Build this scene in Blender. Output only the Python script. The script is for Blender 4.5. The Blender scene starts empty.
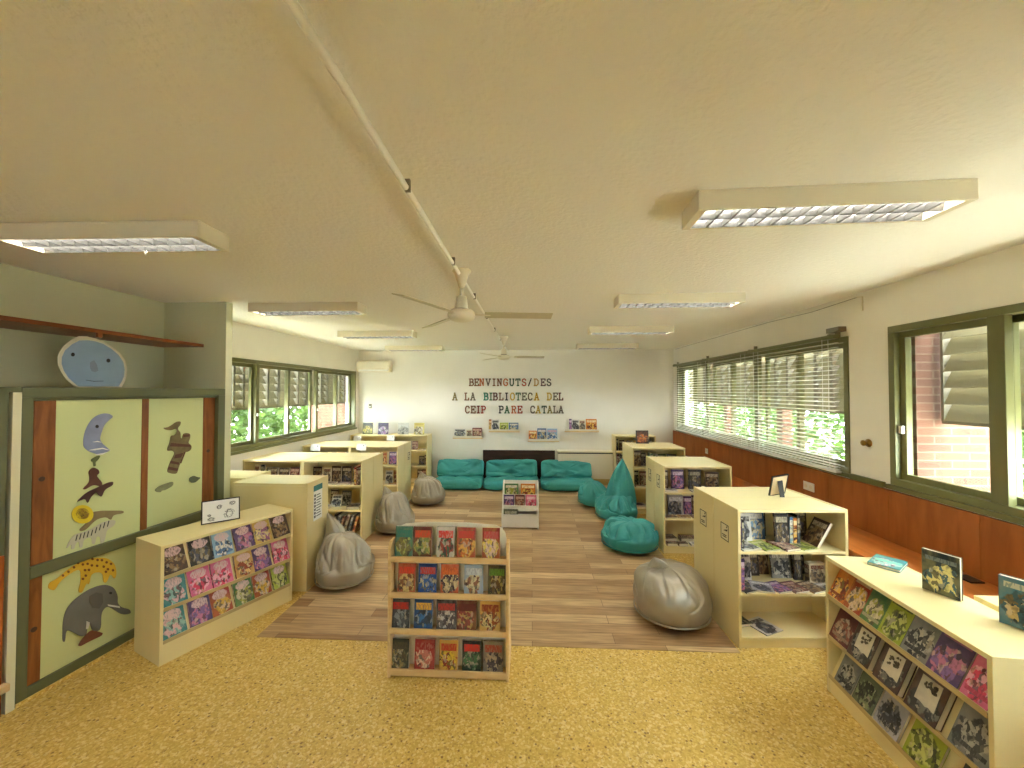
import bpy, bmesh, math, random
from mathutils import Vector, Matrix, noise as mnoise

scene = bpy.context.scene
COL = scene.collection
R = math.radians

# ------------------------------------------------------------------ camera
FPX, CX, CY, EYE = 390.0, 512.0, 384.0, 1.82          # focal length in pixels of the 1024x768 frame
YAW, PITCH = math.atan(20 / FPX), math.atan(7.5 / FPX)
fw = Vector((-math.sin(YAW) * math.cos(PITCH), math.cos(YAW) * math.cos(PITCH), math.sin(PITCH)))
rt = Vector((math.cos(YAW), math.sin(YAW), 0))
up = rt.cross(fw)
CAM = Vector((0, 0, EYE))
cd = bpy.data.cameras.new('camera')
cd.sensor_fit = 'HORIZONTAL'; cd.sensor_width = 36; cd.lens = FPX / 1024 * 36
cd.clip_start = .02; cd.clip_end = 200
cam = bpy.data.objects.new('camera', cd); COL.objects.link(cam)
m3 = Matrix((rt, up, -fw)).transposed()
cam.matrix_world = Matrix.Translation(CAM) @ m3.to_4x4()
scene.camera = cam

# ------------------------------------------------------------------ world, sun, exposure
SKY, SUN, TUBE = 11.0, 4.0, 24
w = bpy.data.worlds.new('sky'); scene.world = w; w.use_nodes = True
bg = w.node_tree.nodes['Background']
bg.inputs['Color'].default_value = (.82, .92, 1.0, 1); bg.inputs['Strength'].default_value = SKY
sd = bpy.data.lights.new('sun', 'SUN'); sd.energy = SUN; sd.angle = R(1.5); sd.color = (1, .95, .82)
so = bpy.data.objects.new('sun', sd); COL.objects.link(so)
so.rotation_euler = (R(-28), R(4), 0)
vs = scene.view_settings
vs.view_transform = 'Standard'; vs.look = 'None'; vs.gamma = 1; vs.use_curve_mapping = False
vs.exposure = 2.12
scene.display_settings.display_device = 'sRGB'
scene.cycles.use_denoising = True
scene.cycles.max_bounces = 14; scene.cycles.diffuse_bounces = 8; scene.cycles.transparent_max_bounces = 24
scene.cycles.sample_clamp_indirect = 6

# ------------------------------------------------------------------ small helpers
def lin(c):
    c = c / 255
    return c / 12.92 if c <= .04045 else ((c + .055) / 1.055) ** 2.4
def S(r, g, b): return (lin(r), lin(g), lin(b), 1)

def ray(u, v): return fw + rt * ((u - CX) / FPX) - up * ((v - CY) / FPX)
def onplane(u, v, p, n):
    d = ray(u, v)
    return CAM + d * ((p - CAM).dot(n) / d.dot(n))
def on_y(u, v, y): return onplane(u, v, Vector((0, y, 0)), Vector((0, 1, 0)))
def on_x(u, v, x): return onplane(u, v, Vector((x, 0, 0)), Vector((1, 0, 0)))
def on_z(u, v, z): return onplane(u, v, Vector((0, 0, z)), Vector((0, 0, 1)))

MATS = {}
def mat(name, col, rough=.5, metal=0, spec=.5, var=0, vscale=8, bump=0, bscale=60, emit=None, coat=0, stretch=None, translucent=0):
    if name in MATS: return MATS[name]
    m = bpy.data.materials.new(name); m.use_nodes = True
    nt = m.node_tree; b = nt.nodes['Principled BSDF']
    b.inputs['Base Color'].default_value = col
    b.inputs['Roughness'].default_value = rough
    b.inputs['Metallic'].default_value = metal
    b.inputs['Specular IOR Level'].default_value = spec
    b.inputs['Coat Weight'].default_value = coat
    tc = None
    if var or bump:
        tc = nt.nodes.new('ShaderNodeTexCoord'); mp = nt.nodes.new('ShaderNodeMapping')
        nt.links.new(tc.outputs['Object'], mp.inputs['Vector'])
        if stretch: mp.inputs['Scale'].default_value = stretch
    if var:
        n = nt.nodes.new('ShaderNodeTexNoise'); n.inputs['Scale'].default_value = vscale; n.inputs['Detail'].default_value = 5
        nt.links.new(mp.outputs['Vector'], n.inputs['Vector'])
        r = nt.nodes.new('ShaderNodeValToRGB')
        r.color_ramp.elements[0].position = .3; r.color_ramp.elements[1].position = .7
        r.color_ramp.elements[0].color = tuple(c * (1 - var) for c in col[:3]) + (1,)
        r.color_ramp.elements[1].color = tuple(min(1, c * (1 + var)) for c in col[:3]) + (1,)
        nt.links.new(n.outputs['Fac'], r.inputs['Fac']); nt.links.new(r.outputs['Color'], b.inputs['Base Color'])
    if bump:
        n2 = nt.nodes.new('ShaderNodeTexNoise'); n2.inputs['Scale'].default_value = bscale; n2.inputs['Detail'].default_value = 3
        nt.links.new(mp.outputs['Vector'], n2.inputs['Vector'])
        bp = nt.nodes.new('ShaderNodeBump'); bp.inputs['Strength'].default_value = bump; bp.inputs['Distance'].default_value = .01
        nt.links.new(n2.outputs['Fac'], bp.inputs['Height']); nt.links.new(bp.outputs['Normal'], b.inputs['Normal'])
    if emit:
        b.inputs['Emission Color'].default_value = emit[0]; b.inputs['Emission Strength'].default_value = emit[1]
    if translucent:
        t = nt.nodes.new('ShaderNodeBsdfTranslucent'); t.inputs['Color'].default_value = col
        mx = nt.nodes.new('ShaderNodeMixShader'); mx.inputs['Fac'].default_value = translucent
        out = nt.nodes['Material Output']
        nt.links.new(b.outputs[0], mx.inputs[1]); nt.links.new(t.outputs[0], mx.inputs[2]); nt.links.new(mx.outputs[0], out.inputs[0])
    MATS[name] = m
    return m

class MB:
    """collects geometry for ONE mesh object"""
    def __init__(s): s.v = []; s.f = []; s.mi = []; s.uv = {}
    def face(s, pts, mi=0, uv=None):
        i = len(s.v); s.v += [tuple(p) for p in pts]; s.f.append(tuple(range(i, i + len(pts)))); s.mi.append(mi)
        if uv: s.uv[len(s.f) - 1] = uv
    def box(s, lo, hi, mi=0, M=None):
        x0, y0, z0 = lo; x1, y1, z1 = hi
        c = [(x0,y0,z0),(x1,y0,z0),(x1,y1,z0),(x0,y1,z0),(x0,y0,z1),(x1,y0,z1),(x1,y1,z1),(x0,y1,z1)]
        if M: c = [M @ Vector(p) for p in c]
        i = len(s.v); s.v += [tuple(p) for p in c]
        for q in ((0,3,2,1),(4,5,6,7),(0,1,5,4),(1,2,6,5),(2,3,7,6),(3,0,4,7)):
            s.f.append(tuple(i + k for k in q)); s.mi.append(mi)
        return s
    def prism(s, pts, y0, y1, mi=0, M=None, axis='y'):
        """polygon in XZ (axis y), YZ (axis x) or XY (axis z), extruded along the axis"""
        n = len(pts)
        a = sum(pts[k][0] * pts[(k+1) % n][1] - pts[(k+1) % n][0] * pts[k][1] for k in range(n))
        if a < 0: pts = pts[::-1]
        def P(p, t):
            q = (p[0], t, p[1]) if axis == 'y' else (t, p[0], p[1]) if axis == 'x' else (p[0], p[1], t)
            return tuple(M @ Vector(q)) if M else q
        i = len(s.v); s.v += [P(p, y0) for p in pts] + [P(p, y1) for p in pts]
        fl = axis == 'y'
        A = tuple(range(i, i + n)); B = tuple(range(i + n, i + 2 * n))
        s.f.append(A if fl else A[::-1]); s.mi.append(mi)
        s.f.append(B[::-1] if fl else B); s.mi.append(mi)
        for k in range(n):
            q = (i + k, i + (k+1) % n, i + n + (k+1) % n, i + n + k)
            s.f.append(q[::-1] if fl else q); s.mi.append(mi)
        return s
    def lathe(s, prof, n=24, c=(0,0,0), mi=0, M=None):
        i = len(s.v); L = len(prof)
        for r, z in prof:
            for k in range(n):
                a = 2 * math.pi * k / n
                p = Vector((c[0] + r * math.cos(a), c[1] + r * math.sin(a), c[2] + z))
                s.v.append(tuple(M @ p if M else p))
        for j in range(L - 1):
            for k in range(n):
                s.f.append((i + j*n + k, i + j*n + (k+1) % n, i + (j+1)*n + (k+1) % n, i + (j+1)*n + k)); s.mi.append(mi)
        s.f.append(tuple(i + k for k in range(n))[::-1]); s.mi.append(mi)
        s.f.append(tuple(i + (L-1)*n + k for k in range(n))); s.mi.append(mi)
        return s
    def tube(s, path, r, n=8, mi=0):
        path = [Vector(p) for p in path]; i = len(s.v); L = len(path)
        for j, p in enumerate(path):
            t = (path[min(j+1, L-1)] - path[max(j-1, 0)]).normalized()
            a = t.cross(Vector((0,0,1)))
            if a.length < .1: a = t.cross(Vector((1,0,0)))
            a.normalize(); b = t.cross(a)
            rr = r[j] if isinstance(r, (list, tuple)) else r
            for k in range(n):
                an = 2 * math.pi * k / n
                s.v.append(tuple(p + a * rr * math.cos(an) + b * rr * math.sin(an)))
        for j in range(L - 1):
            for k in range(n):
                s.f.append((i + j*n + k, i + j*n + (k+1) % n, i + (j+1)*n + (k+1) % n, i + (j+1)*n + k)); s.mi.append(mi)
        s.f.append(tuple(i + k for k in range(n))[::-1]); s.mi.append(mi)
        s.f.append(tuple(i + (L-1)*n + k for k in range(n))); s.mi.append(mi)
        return s
    def stroke(s, pts, wd, y0, y1, mi=0):
        for a, b in zip(pts, pts[1:]):
            dx, dz = b[0] - a[0], b[1] - a[1]; l = math.hypot(dx, dz) or 1e-6
            ex, ez = dx / l * wd * .5, dz / l * wd * .5; nx, nz = -ez, ex
            s.prism([(a[0]-ex*.6+nx, a[1]-ez*.6+nz), (a[0]-ex*.6-nx, a[1]-ez*.6-nz), (b[0]+ex*.6-nx, b[1]+ez*.6-nz), (b[0]+ex*.6+nx, b[1]+ez*.6+nz)], y0, y1, mi)
        return s
    def build(s, name, mats, parent=None, smooth=False, bevel=0, M=None, fix=False):
        me = bpy.data.meshes.new(name)
        me.from_pydata(s.v, [], s.f)
        if not isinstance(mats, (list, tuple)): mats = [mats]
        for m in mats: me.materials.append(m)
        me.polygons.foreach_set('material_index', s.mi)
        if smooth: me.polygons.foreach_set('use_smooth', [True] * len(s.f))
        if s.uv:
            ul = me.uv_layers.new(name='UVMap')
            for p in me.polygons:
                u = s.uv.get(p.index)
                for k, li in enumerate(p.loop_indices):
                    ul.data[li].uv = u[k] if u else (.5, .01)
        if fix:
            b = bmesh.new(); b.from_mesh(me); bmesh.ops.remove_doubles(b, verts=b.verts, dist=1e-5)
            bmesh.ops.recalc_face_normals(b, faces=b.faces); b.to_mesh(me); b.free()
        me.update()
        o = bpy.data.objects.new(name, me); COL.objects.link(o)
        if parent: o.parent = parent
        if M is not None: o.matrix_world = M
        if bevel:
            md = o.modifiers.new('edge', 'BEVEL'); md.width = bevel; md.segments = 2; md.limit_method = 'ANGLE'
        return o

def tag(o, label=None, cat=None, group=None, kind=None):
    if label: o['label'] = label
    if cat: o['category'] = cat
    if group: o['group'] = group
    if kind: o['kind'] = kind
    return o
def empty(name, M, label, cat, group=None):
    o = bpy.data.objects.new(name, None); COL.objects.link(o); o.empty_display_size = .1
    o.matrix_world = M if isinstance(M, Matrix) else Matrix.Translation(M)
    return tag(o, label, cat, group)
def TR(x, y, z, rz=0): return Matrix.Translation((x, y, z)) @ Matrix.Rotation(R(rz), 4, 'Z')
def RX(a): return Matrix.Rotation(R(a), 4, 'X')
def RY(a): return Matrix.Rotation(R(a), 4, 'Y')
def RZ(a): return Matrix.Rotation(R(a), 4, 'Z')
def copy_tree(o, parent=None):
    c = o.copy(); COL.objects.link(c); c.parent = parent
    if parent: c.matrix_parent_inverse = o.matrix_parent_inverse.copy(); c.matrix_basis = o.matrix_basis.copy()
    for ch in list(o.children): copy_tree(ch, c)
    return c
def structure(o): o['kind'] = 'structure'; return o
ORD = 'first second third fourth fifth sixth seventh eighth ninth tenth eleventh twelfth thirteenth fourteenth fifteenth sixteenth seventeenth eighteenth'.split()

# ------------------------------------------------------------------ materials
def terrazzo():
    m = bpy.data.materials.new('yellow_terrazzo'); m.use_nodes = True; nt = m.node_tree; b = nt.nodes['Principled BSDF']
    tc = nt.nodes.new('ShaderNodeTexCoord')
    def vor(scale, rnd=1):
        v = nt.nodes.new('ShaderNodeTexVoronoi'); v.inputs['Scale'].default_value = scale; v.inputs['Randomness'].default_value = rnd
        nz = nt.nodes.new('ShaderNodeTexNoise'); nz.inputs['Scale'].default_value = scale * 1.3
        ad = nt.nodes.new('ShaderNodeVectorMath'); ad.operation = 'MULTIPLY_ADD'; ad.inputs[1].default_value = (.012,) * 3
        nt.links.new(tc.outputs['Object'], nz.inputs['Vector']); nt.links.new(nz.outputs['Color'], ad.inputs[0]); nt.links.new(tc.outputs['Object'], ad.inputs[2])
        nt.links.new(ad.outputs[0], v.inputs['Vector']); return v
    def ramp(src, stops, interp='LINEAR'):
        r = nt.nodes.new('ShaderNodeValToRGB'); r.color_ramp.interpolation = interp
        while len(r.color_ramp.elements) < len(stops): r.color_ramp.elements.new(.5)
        for e, (p, c) in zip(r.color_ramp.elements, stops): e.position = p; e.color = c
        nt.links.new(src, r.inputs['Fac']); return r
    v1 = vor(105); sp = nt.nodes.new('ShaderNodeSeparateColor'); nt.links.new(v1.outputs['Color'], sp.inputs[0])
    base = ramp(sp.outputs[0], [(0, S(204,168,80)), (.3, S(213,178,92)), (.55, S(221,189,103)), (.8, S(208,173,86)), (.95, S(230,204,134))], 'CONSTANT')
    v2 = vor(52); s2 = nt.nodes.new('ShaderNodeSeparateColor'); nt.links.new(v2.outputs['Color'], s2.inputs[0])
    dark = ramp(s2.outputs[1], [(0, (1,1,1,1)), (.12, (0,0,0,1))], 'CONSTANT')
    near = ramp(v2.outputs['Distance'], [(.24, (1,1,1,1)), (.40, (0,0,0,1))])
    mu = nt.nodes.new('ShaderNodeMath'); mu.operation = 'MULTIPLY'; nt.links.new(dark.outputs[0], mu.inputs[0]); nt.links.new(near.outputs[0], mu.inputs[1])
    v3 = vor(88); s3 = nt.nodes.new('ShaderNodeSeparateColor'); nt.links.new(v3.outputs['Color'], s3.inputs[0])
    tan = ramp(s3.outputs[2], [(0, (.55,.55,.55,1)), (.12, (0,0,0,1))], 'CONSTANT')
    b2 = nt.nodes.new('ShaderNodeMix'); b2.data_type = 'RGBA'; nt.links.new(tan.outputs[0], b2.inputs['Factor']); nt.links.new(base.outputs[0], b2.inputs[6]); b2.inputs[7].default_value = S(170, 128, 60)
    v4 = vor(80); s4 = nt.nodes.new('ShaderNodeSeparateColor'); nt.links.new(v4.outputs['Color'], s4.inputs[0])
    pale_ = ramp(s4.outputs[0], [(0, (.6,.6,.6,1)), (.12, (0,0,0,1))], 'CONSTANT')
    b3 = nt.nodes.new('ShaderNodeMix'); b3.data_type = 'RGBA'; nt.links.new(pale_.outputs[0], b3.inputs['Factor']); nt.links.new(b2.outputs[2], b3.inputs[6]); b3.inputs[7].default_value = S(236, 214, 150)
    m2 = nt.nodes.new('ShaderNodeMath'); m2.operation = 'MULTIPLY'; m2.inputs[1].default_value = .85; nt.links.new(mu.outputs[0], m2.inputs[0])
    mx = nt.nodes.new('ShaderNodeMix'); mx.data_type = 'RGBA'
    nt.links.new(m2.outputs[0], mx.inputs['Factor']); nt.links.new(b3.outputs[2], mx.inputs[6]); mx.inputs[7].default_value = S(128, 92, 40)
    nt.links.new(mx.outputs[2], b.inputs['Base Color']); b.inputs['Roughness'].default_value = .42; b.inputs['Specular IOR Level'].default_value = .35
    return m

def planks():
    m = bpy.data.materials.new('oak_look_vinyl'); m.use_nodes = True; nt = m.node_tree; b = nt.nodes['Principled BSDF']
    tc = nt.nodes.new('ShaderNodeTexCoord')
    br = nt.nodes.new('ShaderNodeTexBrick'); br.offset = .37; br.inputs['Scale'].default_value = 1
    br.inputs['Brick Width'].default_value = .95; br.inputs['Row Height'].default_value = .12; br.inputs['Mortar Size'].default_value = .002
    br.inputs['Color1'].default_value = S(216, 188, 144); br.inputs['Color2'].default_value = S(160, 124, 84); br.inputs['Mortar'].default_value = S(130, 104, 78)
    nt.links.new(tc.outputs['Object'], br.inputs['Vector'])
    mp = nt.nodes.new('ShaderNodeMapping'); mp.inputs['Scale'].default_value = (1.6, 22, 1); nt.links.new(tc.outputs['Object'], mp.inputs['Vector'])
    n = nt.nodes.new('ShaderNodeTexNoise'); n.inputs['Scale'].default_value = 2.2; n.inputs['Detail'].default_value = 6; nt.links.new(mp.outputs[0], n.inputs['Vector'])
    r = nt.nodes.new('ShaderNodeValToRGB'); r.color_ramp.elements[0].position = .33; r.color_ramp.elements[1].position = .68
    r.color_ramp.elements[0].color = (.62, .58, .54, 1); r.color_ramp.elements[1].color = (1.15, 1.12, 1.08, 1)
    nt.links.new(n.outputs['Fac'], r.inputs['Fac'])
    mx = nt.nodes.new('ShaderNodeMix'); mx.data_type = 'RGBA'; mx.blend_type = 'MULTIPLY'; mx.inputs['Factor'].default_value = .9
    nt.links.new(br.outputs['Color'], mx.inputs[6]); nt.links.new(r.outputs[0], mx.inputs[7])
    nt.links.new(mx.outputs[2], b.inputs['Base Color']); b.inputs['Roughness'].default_value = .4; b.inputs['Specular IOR Level'].default_value = .3
    return m

def wood(name, c1, c2, stretch, rough=.4, seams=None):
    m = bpy.data.materials.new(name); m.use_nodes = True; nt = m.node_tree; b = nt.nodes['Principled BSDF']
    tc = nt.nodes.new('ShaderNodeTexCoord'); mp = nt.nodes.new('ShaderNodeMapping'); mp.inputs['Scale'].default_value = stretch
    nt.links.new(tc.outputs['Object'], mp.inputs['Vector'])
    n = nt.nodes.new('ShaderNodeTexNoise'); n.inputs['Scale'].default_value = 3; n.inputs['Detail'].default_value = 6; n.inputs['Distortion'].default_value = .6
    nt.links.new(mp.outputs[0], n.inputs['Vector'])
    r = nt.nodes.new('ShaderNodeValToRGB'); r.color_ramp.elements[0].position = .3; r.color_ramp.elements[1].position = .72
    r.color_ramp.elements[0].color = c1; r.color_ramp.elements[1].color = c2
    nt.links.new(n.outputs['Fac'], r.inputs['Fac']); nt.links.new(r.outputs[0], b.inputs['Base Color'])
    b.inputs['Roughness'].default_value = rough; b.inputs['Specular IOR Level'].default_value = .3
    return m

def brick():
    m = bpy.data.materials.new('red_brick'); m.use_nodes = True; nt = m.node_tree; b = nt.nodes['Principled BSDF']
    tc = nt.nodes.new('ShaderNodeTexCoord'); mp = nt.nodes.new('ShaderNodeMapping'); mp.inputs['Rotation'].default_value = (R(90), 0, 0)
    nt.links.new(tc.outputs['Object'], mp.inputs['Vector'])
    br = nt.nodes.new('ShaderNodeTexBrick'); br.inputs['Scale'].default_value = 1; br.inputs['Brick Width'].default_value = .25; br.inputs['Row Height'].default_value = .062
    br.inputs['Mortar Size'].default_value = .006; br.inputs['Color1'].default_value = S(104, 66, 46); br.inputs['Color2'].default_value = S(88, 54, 38); br.inputs['Mortar'].default_value = S(110, 88, 70)
    nt.links.new(mp.outputs[0], br.inputs['Vector']); nt.links.new(br.outputs[0], b.inputs['Base Color']); b.inputs['Roughness'].default_value = .85
    return m

def glass_pane():
    m = bpy.data.materials.new('window_glass'); m.use_nodes = True; nt = m.node_tree; nt.nodes.clear()
    o = nt.nodes.new('ShaderNodeOutputMaterial'); t = nt.nodes.new('ShaderNodeBsdfTransparent'); t.inputs[0].default_value = (.97, .99, .97, 1)
    g = nt.nodes.new('ShaderNodeBsdfGlossy'); g.inputs['Roughness'].default_value = .02
    mx = nt.nodes.new('ShaderNodeMixShader'); mx.inputs[0].default_value = .03; nt.links.new(t.outputs[0], mx.inputs[1]); nt.links.new(g.outputs[0], mx.inputs[2])
    nt.links.new(mx.outputs[0], o.inputs[0]); return m

M_FLOOR = terrazzo(); M_VINYL = planks(); M_BRICK = brick(); M_GLASS = glass_pane()
M_CEIL = mat('ceiling_stipple', S(243, 240, 231), .9, spec=.1, bump=.5, bscale=45)
M_WALL = mat('cream_wall_paint', S(234, 230, 218), .8, spec=.2, var=.03, vscale=2)
M_WALLG = mat('greenish_wall_paint', S(208, 206, 170), .8, spec=.2, var=.03, vscale=2)
M_GREEN = mat('olive_green_paint', S(98, 100, 66), .45)
M_GREENW = mat('window_frame_green', S(108, 107, 64), .4)
M_DOOR = mat('pale_green_laminate', S(206, 212, 150), .45)
M_WOODR = wood('reddish_pine', S(112, 62, 26), S(152, 94, 46), (9, 9, 1.2), .4)
M_WAIN = wood('orange_wood_wainscot', S(140, 76, 30), S(168, 98, 46), (4, 4, .7), .38)
M_BENCH = wood('orange_wood_bench', S(158, 88, 34), S(186, 110, 50), (5, 1, 4), .3)
M_SHELFW = wood('brown_shelf_wood', S(112, 58, 24), S(150, 84, 40), (6, .8, 6), .4)
M_PINE = wood('light_pine', S(206, 170, 112), S(226, 194, 138), (2, 8, 8), .45)
M_LAM = mat('cream_laminate', S(230, 213, 156), .28, spec=.5)
M_LAMD = mat('cream_laminate_edge', S(190, 166, 112), .4)
M_WHITE = mat('white_plastic', S(232, 230, 220), .35)
M_OFFW = mat('off_white_panel', S(226, 218, 194), .4)
M_ENAMEL = mat('white_enamel', S(224, 214, 188), .35)
M_PAPER = mat('white_paper', S(236, 234, 226), .7)
M_PAGES = mat('book_pages', S(226, 216, 192), .8)
M_BLACK = mat('black_paint', S(24, 22, 22), .4)
M_DARKB = wood('dark_brown_board', S(48, 30, 20), S(70, 44, 30), (1, 6, 6), .5)
M_ALU = mat('brushed_aluminium', S(200, 200, 196), .25, metal=.9)
M_BLIND = mat('white_blind_slat', S(234, 230, 218), .4, translucent=.25)
M_SHUT = mat('beige_shutter_slat', S(150, 140, 108), .5, translucent=.12)
M_SHUTD = mat('shutter_stile', S(120, 110, 88), .5)
M_TEAL = mat('teal_canvas', S(56, 152, 150), .6, var=.06, vscale=5, bump=.25, bscale=14)
M_SILV = mat('silver_vinyl', S(166, 158, 140), .36, metal=.42, bump=.35, bscale=9)
M_SILVD = mat('silver_vinyl_fold', S(172, 165, 148), .35, metal=.42, bump=.3, bscale=12)
M_LEAF = mat('sunlit_leaves', S(66, 88, 34), .6, var=.35, vscale=1.5, translucent=.45)
M_BOUNCE = mat('pale_bounce_ground', S(214, 206, 188), .9, var=.2)  # unseen ground, made pale to bounce daylight onto the ceiling
M_TUBE = mat('fluorescent_tube', S(240, 240, 235), .4, emit=((1, .98, .95, 1), TUBE))
M_LOUV = mat('satin_louvre', S(96, 94, 88), .4, metal=.6)
M_CARD = mat('cardboard', S(206, 190, 150), .8)

# ---- book cover art: one node group fed with colours
def cover_group():
    g = bpy.data.node_groups.new('cover_art', 'ShaderNodeTree')
    for n in ('Base', 'ArtA', 'ArtB', 'Title'): g.interface.new_socket(n, in_out='INPUT', socket_type='NodeSocketColor')
    for n in ('Seed', 'TitleY', 'TitleH', 'Bubble'): g.interface.new_socket(n, in_out='INPUT', socket_type='NodeSocketFloat')
    g.interface.new_socket('Color', in_out='OUTPUT', socket_type='NodeSocketColor')
    N = g.nodes.new; L = g.links.new
    gi, go = N('NodeGroupInput'), N('NodeGroupOutput')
    uv = N('ShaderNodeUVMap'); sx = N('ShaderNodeSeparateXYZ'); L(uv.outputs[0], sx.inputs[0])
    def M(op, a, b=None, c=None):
        n = N('ShaderNodeMath'); n.operation = op
        for i, x in enumerate((a, b, c)):
            if x is None: continue
            if isinstance(x, (int, float)): n.inputs[i].default_value = x
            else: L(x, n.inputs[i])
        return n.outputs[0]
    U, V = sx.outputs[0], sx.outputs[1]
    off = N('ShaderNodeCombineXYZ'); L(gi.outputs['Seed'], off.inputs[0]); L(gi.outputs['Seed'], off.inputs[2])
    ad = N('ShaderNodeVectorMath'); L(uv.outputs[0], ad.inputs[0]); L(off.outputs[0], ad.inputs[1])
    def nz(scale, det=2):
        n = N('ShaderNodeTexNoise'); n.inputs['Scale'].default_value = scale; n.inputs['Detail'].default_value = det; L(ad.outputs[0], n.inputs['Vector']); return n.outputs['Fac']
    def ell(cx, cy, rx, ry):
        a = M('DIVIDE', M('SUBTRACT', U, cx), rx); b = M('DIVIDE', M('SUBTRACT', V, cy), ry)
        return M('SQRT', M('ADD', M('MULTIPLY', a, a), M('MULTIPLY', b, b)))
    def mix(f, a, b):
        n = N('ShaderNodeMix'); n.data_type = 'RGBA'
        if isinstance(f, (int, float)): n.inputs[0].default_value = f
        else: L(f, n.inputs[0])
        for i, x in ((6, a), (7, b)):
            if isinstance(x, tuple): n.inputs[i].default_value = x
            else: L(x, n.inputs[i])
        return n.outputs[2]
    def sm(x, lo, hi):
        n = N('ShaderNodeMapRange'); n.interpolation_type = 'SMOOTHSTEP'; L(x, n.inputs[0]); n.inputs[1].default_value = lo; n.inputs[2].default_value = hi; return n.outputs[0]
    n1, n2 = nz(3.2, 3), nz(9, 3)
    vo = N('ShaderNodeTexVoronoi'); vo.inputs['Scale'].default_value = 8; wz = N('ShaderNodeTexNoise'); wz.inputs['Scale'].default_value = 5; wz.inputs['Detail'].default_value = 4; L(ad.outputs[0], wz.inputs['Vector'])
    wd_ = N('ShaderNodeVectorMath'); wd_.operation = 'MULTIPLY_ADD'; wd_.inputs[1].default_value = (.34, .34, .34); L(wz.outputs['Color'], wd_.inputs[0]); L(ad.outputs[0], wd_.inputs[2]); L(wd_.outputs[0], vo.inputs['Vector'])
    vs_ = N('ShaderNodeSeparateColor'); L(vo.outputs['Color'], vs_.inputs[0])
    art = mix(M('GREATER_THAN', vs_.outputs[0], .52), gi.outputs['ArtA'], gi.outputs['ArtB'])
    art = mix(M('MULTIPLY', M('LESS_THAN', vs_.outputs[1], .22), .75), art, (.02, .018, .02, 1))
    art = mix(M('MULTIPLY', M('GREATER_THAN', vs_.outputs[1], .86), .5), art, (.6, .52, .38, 1))
    art = mix(M('MULTIPLY', sm(n2, .45, .75), .6), art, (.03, .03, .04, 1))
    am = sm(M('ADD', ell(.5, .36, .46, .36), M('MULTIPLY', M('SUBTRACT', n1, .5), 1.6)), 1.05, .9)
    bgc = mix(M('MULTIPLY', sm(n1, .35, .7), .45), gi.outputs['Base'], mix(.5, gi.outputs['Base'], gi.outputs['ArtA']))
    col = mix(am, bgc, art)
    # plain band or pale bubble for the title, broken up by darker strokes
    band = M('MULTIPLY', M('LESS_THAN', M('ABSOLUTE', M('SUBTRACT', V, gi.outputs['TitleY'])), gi.outputs['TitleH']), M('LESS_THAN', M('ABSOLUTE', M('SUBTRACT', U, .5)), .42))
    bub = sm(M('ADD', ell(.5, .75, .38, .17), M('MULTIPLY', M('SUBTRACT', n2, .5), .5)), 1.03, .93)
    t = M('ADD', M('MULTIPLY', bub, gi.outputs['Bubble']), M('MULTIPLY', band, M('SUBTRACT', 1, gi.outputs['Bubble'])))
    mp = N('ShaderNodeMapping'); mp.inputs['Scale'].default_value = (26, 9, 1); L(ad.outputs[0], mp.inputs[0])
    n3 = N('ShaderNodeTexNoise'); n3.inputs['Scale'].default_value = 1; n3.inputs['Detail'].default_value = 0; L(mp.outputs[0], n3.inputs['Vector'])
    tc = mix(M('MULTIPLY', M('GREATER_THAN', n3.outputs['Fac'], .56), .55), gi.outputs['Title'], mix(.35, gi.outputs['Base'], gi.outputs['ArtB']))
    col = mix(t, col, tc)
    L(col, go.inputs[0])
    return g
COVER = cover_group()
def cover(name, base, a, b, title, ty=.8, th=.09, bubble=0, seed=0):
    key = 'cover_' + name
    if key in MATS: return MATS[key]
    m = bpy.data.materials.new(key); m.use_nodes = True; nt = m.node_tree
    gnode = nt.nodes.new('ShaderNodeGroup'); gnode.node_tree = COVER
    for k, c in zip(('Base', 'ArtA', 'ArtB', 'Title'), (base, a, b, title)): gnode.inputs[k].default_value = S(*c)
    for k, c in zip(('Seed', 'TitleY', 'TitleH', 'Bubble'), (seed, ty, th, bubble)): gnode.inputs[k].default_value = c
    bs = nt.nodes['Principled BSDF']; nt.links.new(gnode.outputs[0], bs.inputs['Base Color']); bs.inputs['Roughness'].default_value = .38
    bs.inputs['Specular IOR Level'].default_value = .4
    MATS[key] = m
    return m
SEED = [0]
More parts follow.
